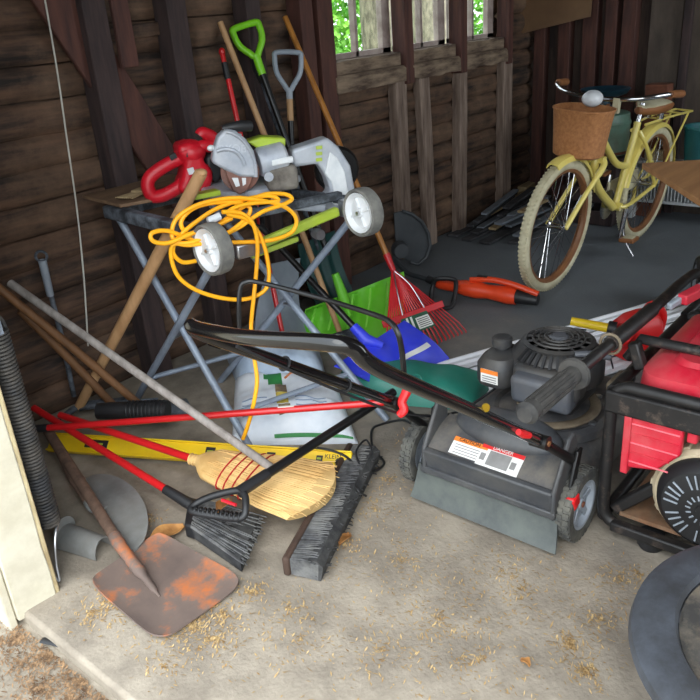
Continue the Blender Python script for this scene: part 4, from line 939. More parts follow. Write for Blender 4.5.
# sacks
def sack(name, label, c00, c10, c11, c01, H, mt, seed, print_):
    c = M(M(c00, c11, .5), M(c10, c01, .5), .5)
    t = thing(name, label, 'bag', V((c.x, c.y, 0)))
    def top(u, v):
        p = M(M(c00, c10, u), M(c01, c11, u), v); a = abs(2 * u - 1); b = abs(2 * v - 1)
        e = (1 - a ** 4) ** .5 * (1 - b ** 4) ** .5
        w = noise.noise(V((u * 4 + seed, v * 4, seed))) * .018 + noise.noise(V((u * 11 + seed, v * 11, seed))) * .008 + abs(noise.noise(V((u * 7, v * 3, seed + 4)))) * -.012
        return p + UP * ((H + w) * e + .006)
    mb = MB(); N_ = 30
    T = [[mb.bm.verts.new(top(i / N_, j / N_)) for j in range(N_ + 1)] for i in range(N_ + 1)]
    Bm = [[mb.bm.verts.new(V((T[i][j].co.x, T[i][j].co.y, M(M(c00, c10, i / N_), M(c01, c11, i / N_), j / N_).z + .001))) for j in range(N_ + 1)] for i in range(N_ + 1)]
    F = mb.bm.faces.new
    for i in range(N_):
        for j in range(N_):
            F((T[i][j], T[i + 1][j], T[i + 1][j + 1], T[i][j + 1])); F((Bm[i][j], Bm[i][j + 1], Bm[i + 1][j + 1], Bm[i + 1][j]))
    for i in range(N_):
        F((T[i + 1][0], T[i][0], Bm[i][0], Bm[i + 1][0])); F((T[i][N_], T[i + 1][N_], Bm[i + 1][N_], Bm[i][N_]))
        F((T[0][i], T[0][i + 1], Bm[0][i + 1], Bm[0][i])); F((T[N_][i + 1], T[N_][i], Bm[N_][i], Bm[N_][i + 1]))
    body = mb.build('sack_body', mt, t, smooth=60)
    def patch(u0, v0, u1, v1, m_, nm):
        k = 8; n_ = MB(); n_.sheet(lambda u, v: top(u0 + (u1 - u0) * u, v0 + (v1 - v0) * v) + UP * .0022, k, k, .0012); n_.build(nm, m_, body, smooth=60)
    print_(top, patch, body)
    return t
def pr1(top, patch, body):
    patch(.34, .64, .47, .84, M_pgreen, 'green_emblem'); patch(.30, .74, .355, .82, M_pgreen, 'green_emblem')
    patch(.40, .46, .50, .65, M_pbrown, 'picture_strip'); patch(.40, .28, .50, .45, M_pyel, 'picture_strip'); patch(.41, .16, .51, .27, M_pbrown, 'picture_strip')
    MB().tube([top(u, v) + UP * .003 for u, v in ((.50, .76), (.56, .83), (.63, .86), (.72, .82), (.80, .73), (.88, .70))], .006, 8, flat=.5).build('orange_swoosh', M_porange, body)
    for k in range(4): patch(.10, .20 + .06 * k, .32, .212 + .06 * k, M_pblue, 'print_line')
    for k in range(4): patch(.56, .20 + .06 * k, .82, .212 + .06 * k, M_pblue, 'print_line')
    patch(.35, .008, .97, .022, M_pgreen, 'green_hem')
def pr2(top, patch, body):
    patch(.1, .52, .5, .56, M_pbrown, 'print_line'); patch(.2, .4, .42, .43, M_pgreen, 'print_line')
sack('white_sack', 'full white sack with a green emblem and orange swoosh on the floor under the stand', gz(232, 446, .0), gz(358, 444, .0), gz(336, 388, .0) + UP * .02, gz(236, 386, .0) + UP * .02, .085, M_bag, 1.3, pr1)
sack('blue_grey_sack', 'pale blue-grey sack slumped behind the white sack', gz(240, 393, .0), gz(330, 396, .0), gz(322, 360, .0), gz(230, 360, .0) + V((0, .02, 0)), .16, M_bag2, 5.1, pr2)
# rusty square shovel
s0 = [gz(94, 583), gz(140, 549), gz(176, 543), gz(241, 580), gz(238, 588), gz(163, 639), gz(155, 638), gz(99, 592)]
c0_, c1_, c2_, c3_ = gz(88, 585, .006), gz(159, 646, .006), gz(247, 583, .006), gz(160, 535, .016)
shv = thing('square_shovel', 'rusty square-mouthed shovel lying flat on the concrete near the door', 'shovel', V((M(c0_, c2_, .5).x, M(c0_, c2_, .5).y, 0)))
def sq(u, v):
    # superelliptic rounded square, side rims curled up
    x = 2 * u - 1; y = 2 * v - 1
    x2 = x * math.sqrt(max(0, 1 - .17 * y ** 8)); y2 = y * math.sqrt(max(0, 1 - .17 * x ** 8))
    p = M(M(c0_, c1_, (x2 + 1) / 2), M(c3_, c2_, (x2 + 1) / 2), (y2 + 1) / 2)
    return p + UP * (.009 * abs(y) ** 5 + .010 * max(0, -x) ** 4 + .004)
MB().sheet(sq, 26, 26, .004).build('blade', M_rust, shv, smooth=70)
so, sm_, st_ = gz(160, 597, .012), gz(122, 548, .05), gy(46, 428, 2.40)
MB().tube(spline([so, M(so, sm_, .5) + UP * -.002, sm_, M(sm_, st_, .08)], 5), [.004] * 2 + [.010] * 3 + [.017] * 6 + [.019] * 5, 14).build('socket', M_rust, shv)
MB().tube([M(sm_, st_, .02), M(sm_, st_, .5), st_], [.0165, .0185, .0175], 14).build('handle', M_oldh, shv)
# round pointed spade on its edge behind it
h0_, h1_ = gz(93, 508, .06), gy(48, 428, 2.47)
rsp = thing('round_spade', 'grey round-nosed spade on its side behind the rusty shovel', 'spade', V((h0_.x, h0_.y, 0)))
R0, R1, R2 = gz(84, 480, .10), gz(146, 550, .004), gz(104, 535, .005)
ctr = gz(108, 520, .03)
bx_ = (gz(141, 554, .01) - gz(88, 482, .02)); bx_n = bx_.normalized()
nrm = V((-.45, -.45, .75)); nrm = (nrm - bx_n * nrm.dot(bx_n)).normalized(); by_ = nrm.cross(bx_n).normalized()
if by_.dot(CAM_R) < 0: by_ = -by_
mid_ = M(gz(88, 482, .02), gz(141, 554, .01), .5); hl_ = bx_.length / 2
def rsf(u, v):
    t = 2 * u - 1; w = hl_ * math.sqrt(max(0, 1 - t * t)) * .48
    return mid_ + bx_n * (hl_ * t) + by_ * (w * v - .02) + nrm * (.02 * math.cos(v * 2.2) * (1 - t * t)) + UP * .02
MB().sheet(rsf, 30, 12, .004).build('blade', M_gsteel, rsp, smooth=70)
MB().tube(spline([mid_ + UP * .03, h0_, M(h0_, h1_, .12)], 5), [.008] * 3 + [.016] * 8, 12).build('socket', M_gsteel, rsp)
MB().tube([h0_, M(h0_, h1_, .3) + V((-.012, 0, .01)), M(h0_, h1_, .7) + V((-.006, 0, .01)), h1_], .0155, 12).build('handle', M_oldh, rsp)
# metal scoop by the jamb
z0_, z1_ = gz(64, 528, .05), gz(103, 545, .035)
sc_ = thing('metal_scoop', 'small grey metal scoop lying by the white door jamb', 'scoop', V((z0_.x, z0_.y, 0)))
ad = (z1_ - z0_); ad.z = 0; AL = ad.length; ad.normalize(); asd = UP.cross(ad)
MB().sheet(lambda u, v: z0_.xy.to_3d() + ad * (AL * u) + asd * (.042 * (1 - .15 * u) * math.cos(PI * v)) + UP * (.006 + .052 * math.sin(PI * v)), 10, 20, .003).build('curved_body', M_gsteel, sc_, smooth=60)
MB().lathe([(0, 0), (.040, 0), (.040, .003), (0, .003)], z0_.xy.to_3d() + UP * .046, ad, 24).build('back_plate', M_gsteel, sc_)
# old door spring hanging at the jamb
sx, sy = .735, 1.80
spg = thing('door_spring', 'long dark coiled door spring hanging beside the white jamb', 'spring', V((sx, sy, .16)))
pts = []; NT = 58; z_b, z_t = .16, .74
for k in range(NT * 12 + 1):
    a = 2 * PI * k / 12; pts.append(V((sx + .027 * math.cos(a), sy + .027 * math.sin(a), z_b + (z_t - z_b) * k / (NT * 12))))
MB().tube(pts, .0048, 6).build('coil', M_spring, spg)
MB().tube(spline([V((sx + .027, sy, z_t)), V((sx + .02, sy, z_t + .03)), V((sx - .01, sy, z_t + .06)), V((sx - .03, sy, z_t + .03)), V((sx - .015, sy, z_t + .0))], 6), .005, 8).build('hook', M_spring, spg)
MB().tube([V((sx - .012, sy, z_t + .055)), V((sx - .02, sy, z_t + .35)), V((sx - .02, sy, 2.2))], .006, 8).build('hanger_rod', M_spring, spg)
MB().tube(spline([V((sx + .027, sy, z_b)), V((sx - .01, sy - .03, z_b - .03)), V((sx - .03, sy - .04, z_b - .10)), V((sx - .04, sy - .05, z_b - .15)), V((sx - .05, sy - .02, z_b - .10))], 6), .0035, 8).build('wire_loop', M_steel, spg)
# door track plate on the jamb
tk = struct(MB().box((.722, 1.762, 1.40), (.012, .05, 1.3)).build('trim_track', M_dustblk)); tk.name = 'trim_90'
# black cable by the mower's left wheel
kb = MB().tube(spline([gz(300, 447, .08), gz(325, 449, .09), gz(345, 456, .07), gz(360, 470, .05), gz(372, 472, .02), gz(384, 463, .008), gz(373, 448, .006), gz(372, 430, .006), gz(382, 424, .006), gz(402, 420, .01), gz(412, 424, .02)], 8), .0042, 8)
tag(kb.build('black_cable', M_blk), 'black cable looping on the floor beside the mower left rear wheel', 'cable')
kb = MB().tube(spline([gz(361, 468, .06), gz(356, 452, .08), gz(366, 440, .08), gz(372, 455, .06), gz(362, 466, .05), gz(352, 474, .06), gz(358, 490, .06), gz(366, 496, .02)], 8), .0035, 8)
tag(kb.build('black_cable', M_blk), 'thin black cable tangled over the far end of the push broom', 'cable')
# ---------------------------------------------------------------- walk-behind lawn mower
M_deck = mat('dusty_charcoal_deck', (74, 75, 78), (54, 54, 57), 0.6, scale=7, dust=.75, dustcol=(128, 118, 104), dscale=5)
M_deckb = mat('dark_grey_plastic', (66, 68, 72), (54, 56, 60), 0.5, scale=7, dust=.35, dustcol=(120, 114, 104), dscale=5)
M_flap = mat('rear_rubber_flap', (78, 82, 84), (62, 66, 66), 0.6, scale=5, dust=.6, dustcol=(104, 110, 98), dscale=5)
M_tread = mat('dusty_black_tyre', (84, 84, 80), (58, 58, 57), 0.9, scale=18, dust=.5, dustcol=(130, 124, 110), dscale=9)
M_hubg = mat('grey_plastic_hub', (160, 168, 178), (138, 146, 156), 0.5, scale=8, dust=.25, dustcol=(130, 124, 112))
M_eng = mat('engine_black_plastic', (58, 58, 60), (44, 44, 46), 0.5, scale=9, dust=.45, dustcol=(104, 96, 84), dscale=5)
M_engs = mat('engine_cover_slate', (82, 86, 94), (70, 74, 82), 0.45, scale=7, dust=.3, dustcol=(120, 110, 96))
M_fins = mat('dirty_fins', (130, 116, 96), (96, 84, 68), 0.8, scale=12)
M_bar = mat('gloss_black_handlebar', (22, 20, 21), (16, 15, 16), 0.18, .2, scale=5, coat=.5)
M_olabel = mat('orange_label', (236, 132, 50), (224, 120, 40), .55); M_wlabel = mat('white_label', (226, 224, 220), (212, 210, 206), .55); M_rlabel = mat('red_label', (212, 40, 40), (196, 32, 34), .55); M_glabel = mat('grey_label_print', (140, 138, 136), (120, 118, 116), .6); M_redl = mat('red_latch', (226, 34, 38), (206, 26, 30), .4)
mo = thing('lawn_mower', 'black walk-behind lawn mower with red latches and long handlebar, rear flap towards the door', 'lawn mower', V((1.95, .94, 0)))
def mwheel(c, R, w, n=34):
    ax = V((0, 1, 0))
    tyre = MB().lathe([(R * .66, -w * .42), (R * .80, -w * .5), (R * .94, -w * .46), (R * .985, -w * .3), (R * .985, w * .3), (R * .94, w * .46), (R * .80, w * .5), (R * .66, w * .42), (R * .66, -w * .42)], c, ax, 48).build('wheel', M_tread, mo)
    tr = MB()
    for k in range(n):
        a = 2 * PI * k / n; e = V((math.cos(a), 0, math.sin(a))); t = V((-math.sin(a), 0, math.cos(a)))
        for s in (-1, 1): tr.box(c + e * (R * .985) + t * (s * R * .04) + V((0, s * w * .22, 0)), (R * .05, w * .40, R * .10), Matrix((e, V((0, 1, 0)), t)).transposed())
    tr.build('tread', M_tread, tyre, smooth=0)
    hb = MB().lathe([(0, -w * .28), (R * .16, -w * .30), (R * .18, -w * .10), (R * .5, -w * .05), (R * .60, -w * .40), (R * .67, -w * .43), (R * .67, w * .40), (0, w * .40)], c, ax, 40).build('hub', M_hubg, tyre)
    MB().lathe([(0, w * .41), (R * .2, w * .43), (R * .22, w * .2)], c, ax, 24).build('hub_cap', M_hubg, hb)
    MB().lathe([(0, -w * .38), (R * .08, -w * .38), (R * .09, -w * .2)], c, ax, 6).build('axle_bolt', M_brick, hb)
    for k in range(5):
        a = 2 * PI * k / 5 + .3; e = V((math.cos(a), 0, math.sin(a)))
        MB().bar(c + e * R * .14 - V((0, w * .14, 0)), c + e * R * .60 - V((0, w * .2, 0)), R * .20, w * .10, V((0, 1, 0))).build('spoke', M_hubg, hb, bevel=.002)
for x, y in ((1.69, .685), (1.69, 1.205), (2.30, .70), (2.30, 1.19)): mwheel(V((x, y, .108 if x < 2 else .1)), .108 if x < 2 else .1, .043)
# deck shell: rounded body, lofted
def rr(x0, x1, y0, y1, r, z, n=6):
    P = []
    for cx, cy, a0 in ((x1 - r, y1 - r, 0), (x0 + r, y1 - r, 90), (x0 + r, y0 + r, 180), (x1 - r, y0 + r, 270)):
        for k in range(n + 1):
            a = math.radians(a0 + 90 * k / n); P.append(V((cx + r * math.cos(a), cy + r * math.sin(a), z)))
    return P
MB().skin([rr(1.66, 2.36, .715, 1.175, .16, .055), rr(1.655, 2.365, .712, 1.178, .165, .06), rr(1.66, 2.36, .715, 1.175, .16, .145), rr(1.68, 2.34, .735, 1.155, .16, .175), rr(1.71, 2.31, .77, 1.12, .15, .19)]).build('deck', M_deck, mo)
MB().lathe([(.20, 0), (.195, .02), (.17, .028), (.155, .022), (.13, .035), (.10, .05), (0, .05)], (1.98, .92, .188), n=44).build('blower_ring', M_deck, mo)
for k in range(6):
    a = k * PI / 3 + .3; MB().lathe([(0, 0), (.011, 0), (.011, .01), (0, .012)], (1.98 + .175 * math.cos(a), .93 + .175 * math.sin(a), .212), n=6).build('deck_bolt', M_steel, mo)
pts = [V((1.98 + .15 * math.cos(t), .93 + .15 * math.sin(t), .222)) for t in [-2.9 + 2.4 * k / 16 for k in range(17)]]
MB().tube(pts, .018, 10, flat=.5).build('sand_scroll', M_fins, mo)
# rear: panel, bulging door, side brackets and the trailing flap
yl, yr = 1.115, .715
def rp2(u, v): return V((1.585 + .125 * v, yl + (yr - yl) * u, .192 + .06 * v + .012 * math.sin(PI * v)))
MB().sheet(rp2, 10, 8, .006).build('rear_panel', M_deck, mo)
MB().box((1.585, (yl + yr) / 2, .158), (.022, yl - yr + .01, .085), Matrix.Rotation(-.25, 3, 'Y')).build('rear_sill', M_deckb, mo, bevel=.006)
MB().ell((1.705, .915, .258), (.072, .170, .046), Matrix.Rotation(-.3, 3, 'Y'), 32, 16).build('discharge_door', M_deckb, mo)
MB().sheet(lambda u, v: V((1.588 - .012 * v - .02 * v * v, yl + .035 + (yr - yl - .05) * u + .03 * v * (.5 - u), .130 - .135 * v + .024 * v * v)), 16, 10, .006).build('rear_flap', M_flap, mo)
MB().bar((1.578, yl + .02, .125), (1.578, yr - .015, .125), .016, .022).build('flap_rod', M_deckb, mo, bevel=.004)
for y, s in ((yl, 1), (yr, -1)):
    MB().prism([V((1.57, y, .11)), V((1.57, y, .20)), V((1.65, y, .325)), V((1.68, y, .335)), V((1.70, y, .30)), V((1.70, y, .11))], (0, s * .014, 0)).build('side_bracket', M_deckb, mo, bevel=.006)
    MB().prism([V((1.60, y + s * .024, .13)), V((1.66, y + s * .024, .29)), V((1.69, y + s * .024, .29)), V((1.63, y + s * .024, .12))], (0, s * .010, 0)).build('height_lever', M_blkm, mo, bevel=.003)
MB().box((1.625, yr - .040, .158), (.04, .028, .045), Matrix.Rotation(-.3, 3, 'Y')).build('red_height_latch', M_redl, mo, bevel=.008)
MB().bar((1.69, 1.205, .108), (1.69, .685, .108), .016, .016).build('axle', M_steel, mo)
# stickers on the rear panel
def onp(u, v, o=.0045): return rp2(u, v) + V((-.4, 0, .9)).normalized() * o
def quad(u0, v0, u1, v1, m_, nm, par, o=.0045, th=.0008):
    return MB().sheet(lambda u, v: onp(u0 + (u1 - u0) * u, v0 + (v1 - v0) * v, o), 3, 3, th).build(nm, m_, par)
pan = [o for o in mo.children if o.name.startswith('rear_panel')][0]
w1 = quad(.17, .06, .45, .42, M_wlabel, 'caution_sticker', pan); quad(.17, .32, .45, .42, M_olabel, 'caution_band', w1, .0055)
for k in range(4): quad(.20, .09 + .055 * k, .40, .105 + .055 * k, M_glabel, 'sticker_print', w1, .0055)
w2 = quad(.40, .0, .73, .46, M_wlabel, 'danger_sticker', pan, .0056); quad(.40, .37, .73, .46, M_rlabel, 'danger_band', w2, .0066); quad(.475, .06, .645, .35, M_glabel, 'sticker_print', w2, .0066)
for k in range(2): quad(.415 + .24 * k, .12, .455 + .24 * k, .26, M_glabel, 'sticker_pictogram', w2, .0066)
pd = (rp2(.5, .6) - rp2(.5, .4)).normalized()
lettering('CAUTION', 'lettering', M_blk, w1, onp(.30, .365, .0085), V((0, -1, 0)), pd, .0155, .0003)
lettering('DANGER', 'lettering', M_wlabel, w2, onp(.565, .41, .0098), V((0, -1, 0)), pd, .0155, .0003)
# engine
ec = V((2.01, .915, .228))
MB().box(ec + V((0, 0, .05)), (.20, .20, .10)).build('crankcase', M_eng, mo, bevel=.02)
for k in range(6): MB().box(ec + V((-.115, .005 , .035 + .0125 * k)), (.07, .10, .006)).build('cooling_fin', M_fins, mo)
MB().box(ec + V((-.10, .005, .07)), (.05, .08, .085)).build('cylinder', M_fins, mo)
def egg(z, s): return [ec + V((.140 * s * math.cos(a) * (1.05 if math.cos(a) > 0 else 1), .140 * s * math.sin(a), z)) for a in [2 * PI * k / 48 for k in range(48)]]
sh = MB().skin([egg(.085, 1.0), egg(.09, 1.03), egg(.135, 1.03), egg(.165, .97), egg(.185, .84), egg(.195, .74), egg(.196, .70)]).build('engine_shroud', M_eng, mo)
gc = ec + V((0, -.005, .197))
MB().lathe([(.105, -.004), (.110, .006), (.098, .012), (.094, .006), (.094, -.004)], gc, n=48).build('fan_rim', M_eng, sh)
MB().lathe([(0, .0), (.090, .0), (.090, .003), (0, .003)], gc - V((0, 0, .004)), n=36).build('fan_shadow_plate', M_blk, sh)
for R in (.078, .060, .042): MB().torus(gc + V((0, 0, .013 + (.078 - R) * .12)), UP, R, .0042, 44, 8).build('grille_ring', M_eng, sh)
MB().lathe([(0, .024), (.022, .024), (.030, .018), (.030, .008), (0, .008)], gc, n=28).build('fan_cap', M_engs, sh)
for k in range(14):
    a = 2 * PI * k / 14; e = V((math.cos(a), math.sin(a), 0)); MB().bar(gc + e * .028 + V((0, 0, .015)), gc + e * .096 + V((0, 0, .009)), .005, .006).build('grille_spoke', M_eng, sh)
for k in range(9):
    a = math.radians(150 + 9 * k); e = V((math.cos(a), math.sin(a), 0)); MB().bar(gc + e * .112 + V((0, 0, .001)), gc + e * .145 + V((0, 0, -.03)), .008, .006).build('vent_slot', M_blk, sh)
# air filter box facing the door, fuel tank with cap at the left, muffler at the right
MB().box(ec + V((-.155, -.035, .105)), (.075, .19, .095), Matrix.Rotation(-.12, 3, 'Y')).build('air_filter_cover', M_engs, mo, bevel=.018, seg=3)
MB().box(ec + V((-.125, -.035, .125)), (.07, .215, .085)).build('air_filter_body', M_eng, mo, bevel=.02, seg=3)
tk_ = MB().skin([rr(1.855, 2.01, 1.005, 1.12, .045, z) for z in (.295,)] + [rr(1.85, 2.015, 1.0, 1.125, .05, .305), rr(1.85, 2.015, 1.0, 1.125, .05, .36), rr(1.865, 2.005, 1.01, 1.11, .045, .385), rr(1.89, 1.99, 1.03, 1.095, .03, .393)]).build('fuel_tank', M_eng, mo)
MB().lathe([(.020, 0), (.020, .010), (.030, .012), (.032, .018), (.032, .038), (.027, .042), (0, .042)], (1.945, 1.07, .390), n=28).build('fuel_cap', M_eng, tk_)
def lblp(y0, y1, z0, z1, m_, nm, par, x): return MB().box((x, (y0 + y1) / 2, (z0 + z1) / 2), (.0016, y1 - y0, z1 - z0)).build(nm, m_, par)
lw = lblp(1.03, 1.09, .312, .357, M_wlabel, 'tank_sticker', tk_, 1.849); lblp(1.03, 1.09, .343, .357, M_olabel, 'sticker_band', lw, 1.848)
for k in range(3): lblp(1.036, 1.084, .316 + .008 * k, .319 + .008 * k, M_glabel, 'sticker_print', lw, 1.848)
mf = MB().box(ec + V((.05, -.185, .07)), (.11, .05, .065)).build('muffler', M_fins, mo, bevel=.012)
for k in range(4):
    for j in range(2): MB().lathe([(0, 0), (.009, 0), (.009, .003), (0, .003)], ec + V((.01 + .027 * k, -.211, .06 + .024 * j)), V((0, -1, 0)), 10).build('exhaust_hole', M_blk, mf)
a_, b_ = ec + V((-.075, -.09, .205)), ec + V((-.02, -.175, .195))
MB().tube([a_, M(a_, b_, .5) + V((0, 0, .006)), b_], [.009, .010, .012], 10).build('starter_grip', M_engs, mo)
MB().tube([b_, b_ + V((.03, .0, -.05))], .003, 6).build('starter_rope', M_blk, mo)
# handle: two side tubes rising to a gloss black cross bar
L0, L1, L2 = V((1.685, 1.185, .20)), gy(393, 402, 1.185), gy(199, 326, 1.185)
R0, R1, R2 = V((1.685, .700, .24)), gy(540, 441, .700), gy(352, 357, .700)
L2 = V((.86, 1.185, L2.z + .0)); R2 = V((.80, .70, R2.z))
MB().tube([L0 + V((0, .012, 0)), L1 + V((0, .012, 0))], .0135, 12).build('lower_handle', M_blkm, mo)
MB().tube([R0, R1], .0135, 12).build('lower_handle', M_blkm, mo)
for z in (): pass
up = [L1 + (L1 - L2).normalized() * .05, M(L1, L2, .5), M(L1, L2, .93), L2 + V((.0, -.01, .012)), L2 + V((-.012, -.05, .018)), M(L2, R2, .5) + V((-.03, 0, .02)), R2 + V((-.012, .05, .018)), R2 + V((.01, .008, .01)), M(R1, R2, .90), M(R1, R2, .5), R1 + (R1 - R2).normalized() * .05]
MB().tube(spline(up, 8), .0145, 14).build('upper_handle', M_bar, mo)
for p, q, y in ((L1, L2, 1.185), (R1, R2, .70)):
    MB().lathe([(0, -.022), (.018, -.022), (.018, .022), (0, .022)], p, V((0, 1, 0)), 16).build('hinge', M_blkm, mo)
    MB().lathe([(0, -.026), (.007, -.026), (.007, .026), (0, .026)], p, V((0, 1, 0)), 8).build('hinge_bolt', M_rimb, mo)
lp_ = gy(402, 402, 1.15)
MB().tube(spline([lp_ + V((-.02, 0, -.035)), lp_ + V((-.005, -.01, -.02)), lp_, lp_ + V((.015, -.005, .025)), lp_ + V((.03, .0, .035))], 5), [.010, .011, .012] + [.013] * 12 + [.014, .014, .014, .014, .013, .010], 10).build('red_latch', M_redl, mo)
lp_ = gy(523, 434, .68)
MB().tube([lp_ + V((-.022, .0, .016)), lp_, lp_ + V((.02, -.005, -.012))], [.007, .010, .008], 10).build('red_latch', M_redl, mo)
MB().lathe([(0, 0), (.009, 0), (.009, .005), (0, .006)], gy(484, 408, .70) + V((-.01, -.008, .008)), V((-.3, -.9, .3)), 16).build('rope_guide', mat('brass_guide', (206, 166, 52), (184, 146, 40), .35, .6), mo)
bl0 = gy(241, 343, 1.165); br0 = gy(404, 374, .722)
bl = spline([bl0, gy(239, 318, 1.165), gy(240, 290, 1.165), gy(246, 282, 1.155), gy(262, 283, 1.12), gy(320, 298, .96), gy(372, 314, .80), gy(390, 322, .745), gy(398, 334, .722), gy(402, 352, .722), br0], 8)
MB().tube(bl, .0052, 8).build('bail_bar', M_chrome if False else M_blkm, mo)
MB().tube(spline([M(L1, L2, .85) + V((0, -.02, .0)), M(L1, L2, .5) + V((0, -.02, -.02)), M(L1, L2, .2) + V((0, -.025, -.03)), L1 + V((.02, -.03, -.04)), L0 + V((.08, -.06, .03)), ec + V((-.02, .13, .06))], 6), .004, 8).build('control_cable', M_blk, mo)
for t in (.3, .62): MB().torus(M(L1, L2, t), L1 - L2, .0165, .003, 16, 6).build('cable_clip', M_blk, mo)
# ---------------------------------------------------------------- portable generator in a black tube frame
M_gfr = mat('worn_black_frame', (44, 42, 42), (30, 29, 29), 0.45, .3, scale=9, dust=.5, dustcol=(112, 96, 86), dscale=22, dlo=.55)
M_gred = mat('faded_red_enamel', (206, 34, 58), (186, 28, 48), 0.4, scale=5, dust=.5, dustcol=(190, 120, 116), dscale=4)
M_beige = mat('beige_engine_casting', (206, 192, 162), (172, 156, 128), 0.65, scale=8, dust=.4, dustcol=(140, 116, 90))
M_grip = mat('black_rubber_grip', (56, 56, 56), (42, 42, 43), 0.85, scale=20, dust=.4, dustcol=(110, 102, 92))
M_rustp = mat('rusty_base_plate', (136, 112, 88), (100, 78, 58), 0.8, scale=9, dust=.6, dustcol=(156, 92, 52))
GX, GY = 1.735, .632
gen = thing('generator', 'red portable generator in a worn black tube frame at the right edge', 'generator', V((2.0, .36, 0)))
GX1, GY0, GT = 2.30, .06, .475
def loopf(x):
    r = .05; P = []
    for cy, cz, a0 in ((GY - r, GT - r, 0), (GY0 + r, GT - r, 90), (GY0 + r, .045 + r, 180), (GY - r, .045 + r, 270)):
        for k in range(6): a = math.radians(a0 + 90 * k / 5); P.append(V((x, cy + r * math.cos(a), cz + r * math.sin(a))))
    return P
for x in (GX, GX1): MB().tube(loopf(x), .0165, 12, closed=True).build('end_frame', M_gfr, gen)
for y in (GY, GY0):
    MB().tube([V((GX, y, .06)), V((GX1, y, .06))], .016, 12).build('bottom_rail', M_gfr, gen)
    MB().tube([V((GX, y - .0, GT - .02)), V((GX1, y, GT - .02))], .016, 12).build('top_rail', M_gfr, gen)
MB().bar((GX - .012, GY + .012, .432), (GX - .012, GY0 - .01, .432), .022, .062, V((1, 0, 0)) if False else V((0, 0, 1))).build('top_bar', M_gfr, gen, bevel=.006)
MB().bar((GX + .03, GY - .02, .075), (GX + .07, .36, .33), .032, .032).build('diagonal_strut', M_gfr, gen, bevel=.006)
MB().bar((GX - .01, GY - .03, .05), (GX - .01, GY0, .05), .03, .03).build('base_bar', M_gfr, gen, bevel=.006)
MB().box((2.02, .34, .075), (.54, .50, .012)).build('base_plate', M_rustp, gen)
for x, y in ((GX + .02, .50), (GX + .02, .12), (2.25, .50), (2.25, .12)):
    MB().lathe([(.030, 0), (.036, .01), (.034, .045), (.02, .05), (0, .05)], (x, y, .0), n=20).build('rubber_foot', M_blk, gen)
MB().prism([V((GX + .01, .36, .085)), V((GX + .01, .34, .16)), V((GX + .01, .31, .16)), V((GX + .01, .29, .085))], (.012, 0, 0)).build('mount_bracket', M_rustp, gen)
# tank
tz0, tz1 = .40, .535
def trr(i, z): return rr(GX + .03 + i, 2.26 - i, .085 + i, .585 - i, .06, z)
tank = MB().skin([trr(.02, tz0), trr(0, tz0 + .02), trr(-.004, tz0 + .055), trr(0, tz1 - .03), trr(.03, tz1 - .006), trr(.07, tz1), trr(.12, tz1 + .002)]).build('fuel_tank', M_gred, gen)
MB().skin([rr(1.80, 2.2, .15, .52, .05, tz1 - .002), rr(1.81, 2.19, .16, .51, .05, tz1 + .010), rr(1.83, 2.17, .18, .49, .05, tz1 + .012)]).build('pressed_panel', M_gred, tank)
MB().lathe([(.042, 0), (.045, .004), (.045, .03), (.038, .036), (0, .036)], (2.0, .34, tz1 + .012), n=28).build('fuel_cap', M_blk, tank)
# red side panel with pressed lines (control cover)
y1p, y0p = .590, .445
MB().skin([[V((GX - .012, y1p - .012, .405)), V((GX - .012, y0p, .405)), V((GX - .012, y0p, .325)), V((GX - .012, y0p + .055, .262)), V((GX - .012, y1p - .012, .245))], [V((GX + .012, y1p - .012, .405)), V((GX + .012, y0p, .405)), V((GX + .012, y0p, .325)), V((GX + .012, y0p + .055, .262)), V((GX + .012, y1p - .012, .245))]]).build('side_panel', M_gred, gen, bevel=.006)
MB().box((GX + .0, y1p - .010, .32), (.04, .02, .18)).build('panel_edge', M_gred, gen, bevel=.004)
M_pinkl = mat('pale_red_line', (236, 120, 130), (226, 104, 116), .5)
for k in range(5): MB().box((GX - .0130, .512 + .008 * (k > 2), .382 - .028 * k), (.003, .122 - .02 * (k > 2), .0035)).build('pressed_line', M_pinkl if k % 2 == 0 else M_gred, gen)
MB().box((GX + .01, .425, .385), (.03, .025, .04)).build('red_switch_box', M_gred, gen, bevel=.004)
# engine end: beige casing with black recoil cover facing the door
rc = V((GX + .01, .372, .195))
MB().box((GX + .22, .34, .225), (.22, .24, .25)).build('engine_block', M_beige, gen, bevel=.03, seg=3)
MB().lathe([(.135, 0), (.146, .012), (.146, .05), (.13, .06), (0, .06)], rc + V((.01, 0, 0)), V((1, 0, 0)), 40).build('fan_housing', M_beige, gen)
for k in range(12):
    a = 2 * PI * k / 12; MB().box(rc + V((.04, .142 * math.cos(a), .142 * math.sin(a))), (.03, .02, .02), Matrix.Rotation(a, 3, 'X')).build('casting_rib', M_beige, gen, bevel=.003)
rcv = MB().lathe([(0, -.034), (.05, -.034), (.104, -.028), (.122, -.012), (.128, .008), (.128, .016), (0, .016)], rc, V((1, 0, 0)), 48).build('recoil_cover', M_blk, gen)
for ring, n_, r0_, r1_ in ((0, 30, .062, .098), (1, 16, .030, .050)):
    for k in range(n_):
        a = 2 * PI * k / n_
        if ring == 0 and k % 5 == 4: continue
        e = V((0, math.cos(a), math.sin(a))); MB().bar(rc + e * r0_ - V((.035, 0, 0)), rc + e * r1_ - V((.0312, 0, 0)), .004, .003, V((1, 0, 0))).build('vent_slot', M_hubg, rcv)
MB().lathe([(0, -.040), (.016, -.040), (.02, -.032)], rc, V((1, 0, 0)), 20).build('hub_button', M_blk, rcv)
